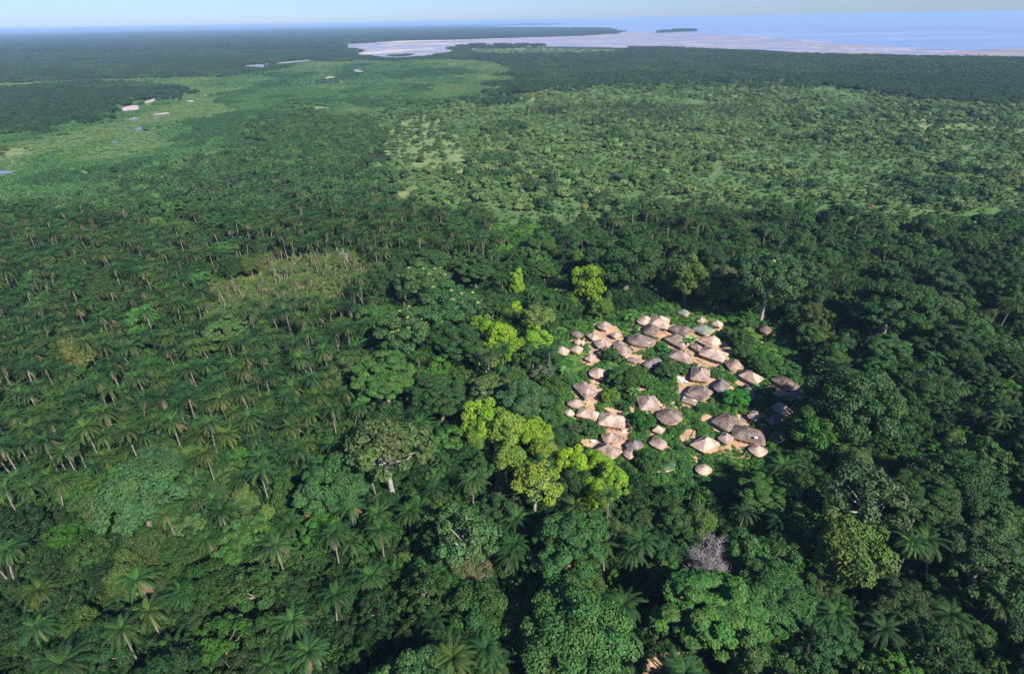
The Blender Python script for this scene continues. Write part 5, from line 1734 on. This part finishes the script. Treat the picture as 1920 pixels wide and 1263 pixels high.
for i in range(n):
    if pf[i] < -80 or pf[i] > 2000 or wat[i] or not inl[i]:
        continue
    sandy = 880 < pf[i] < 1180 and 87 < qf[i] < 103
    if ops[i] or sandy:
        if rs.rand() < .35:
            FAR.append(('lowgrove', xf[i], yf[i], 0, .5, rs.rand() * 6.28, jit((.05, .10, .04), rs)))
        continue
    if mar[i]:
        v = f1[i] * .5 + f2[i] * .5 + (.25 if any(inpoly(pf[i], qf[i], q_) for q_ in BELTS) else 0)
        if rs.rand() < .55 + v * .5 and not occ_hit(xf[i], yf[i], 6, 1):
            occ_add(xf[i], yf[i], 6)
            t = (.035, .09, .04) if v > .72 else (.055, .135, .055) if v > .55 else (.075, .155, .06) if v > .4 else (.10, .18, .07)
            FAR.append(('lowgrove', xf[i], yf[i], 0, .7 + .3 * v, rs.rand() * 6.28, jit(t, rs, .15)))
    else:
        if occ_hit(xf[i], yf[i], 5.5, 1):
            continue
        occ_add(xf[i], yf[i], 5.5)
        t = (.028, .065, .03) if f2[i] > .4 else (.038, .082, .035)
        FAR.append(('grove', xf[i], yf[i], 0, .8 + .3 * rs.rand(), rs.rand() * 6.28, jit(t, rs, .25)))
n = 14000
yf = np.sqrt(3200 ** 2 + (15000 ** 2 - 3200 ** 2) * rs.rand(n) ** 1.2); xf = -yf * 1.0 + rs.rand(n) * yf * 1.35
pf, qf, zf = projn(np.c_[xf, yf, np.zeros(n)])
wat = inpolyn(pf, qf, watr); inl = inpolyn(xf, yf, np.array([(9000, cw[0][1])] + cw + [(-12000, 70000), (-79000, 70000), (-79000, -600), (9000, -600)]))
for i in range(n):
    if pf[i] < -100 or wat[i] or not inl[i] or occ_hit(xf[i], yf[i], 18, 1):
        continue
    if 700 < pf[i] < 1150 and qf[i] > 63 and rs.rand() < .25:
        continue
    if rs.rand() < .35 and qf[i] > 66 and pf[i] < 700:
        t = (.05, .10, .045); k = .8; z_ = -7
    else:
        t = (.028, .06, .03); k = 1.0; z_ = 0
    VF.append(('farwood', xf[i], yf[i], z_, k, rs.rand() * 6.28, jit(t, rs, .2)))
for (a, b) in [(1238, 59.5), (1250, 58.5), (1262, 58), (1272, 57.6), (1282, 57.5), (1292, 57.5), (1300, 57.6)]:
    for k in range(3):
        x, y = at(a + rs.randn() * 3, b + rs.rand() * .7)
        VF.append(('farwood', x, y, 0, .8 + .5 * (1270 < a < 1295), rs.rand() * 6.28, (.03, .06, .03)))
for (a, b) in [(732, 104), (745, 103.5), (757, 103), (768, 102.5)]:
    x, y = at(a, b); FAR.append(('lowgrove', x, y, 0, 1.0, 1.0, (.04, .10, .045)))
scatter('far_woods', ['grove', 'lowgrove'], FAR, 'far woods and scrub reaching the coast', 'woods')
scatter('horizon_woods', ['farwood'], VF, 'hazy blue woods along the horizon and on the spits', 'woods')

# ------------------------------------------------------------------ haze
hz = MB(); hz.box(0, 38000, (135 - 4) / 2, 150000, 80000, 135 + 4)
me = hz.mesh('haze', [], color=False)
hm, N, L = newmat('haze')
out = N.new('ShaderNodeOutputMaterial'); pv = N.new('ShaderNodeVolumePrincipled')
pv.inputs['Color'].default_value = (0.45, 0.68, 1.0, 1)
pv.inputs['Density'].default_value = 6.5e-5
pv.inputs['Anisotropy'].default_value = 0.0
L.new(pv.outputs[0], out.inputs['Volume'])
me.materials.append(hm)
o = bpy.data.objects.new('haze', me); col.objects.link(o); o['kind'] = 'stuff'; o['label'] = 'pale blue haze over the plain and the sea'; o['category'] = 'haze'
print('counts', {k: len(v) for k, v in TREES.items()}, len(BUSHN), len(HERB), len(MID), len(SAVT), len(LOW), len(FPALM), len(FAR), len(VF), len(bpy.data.objects))
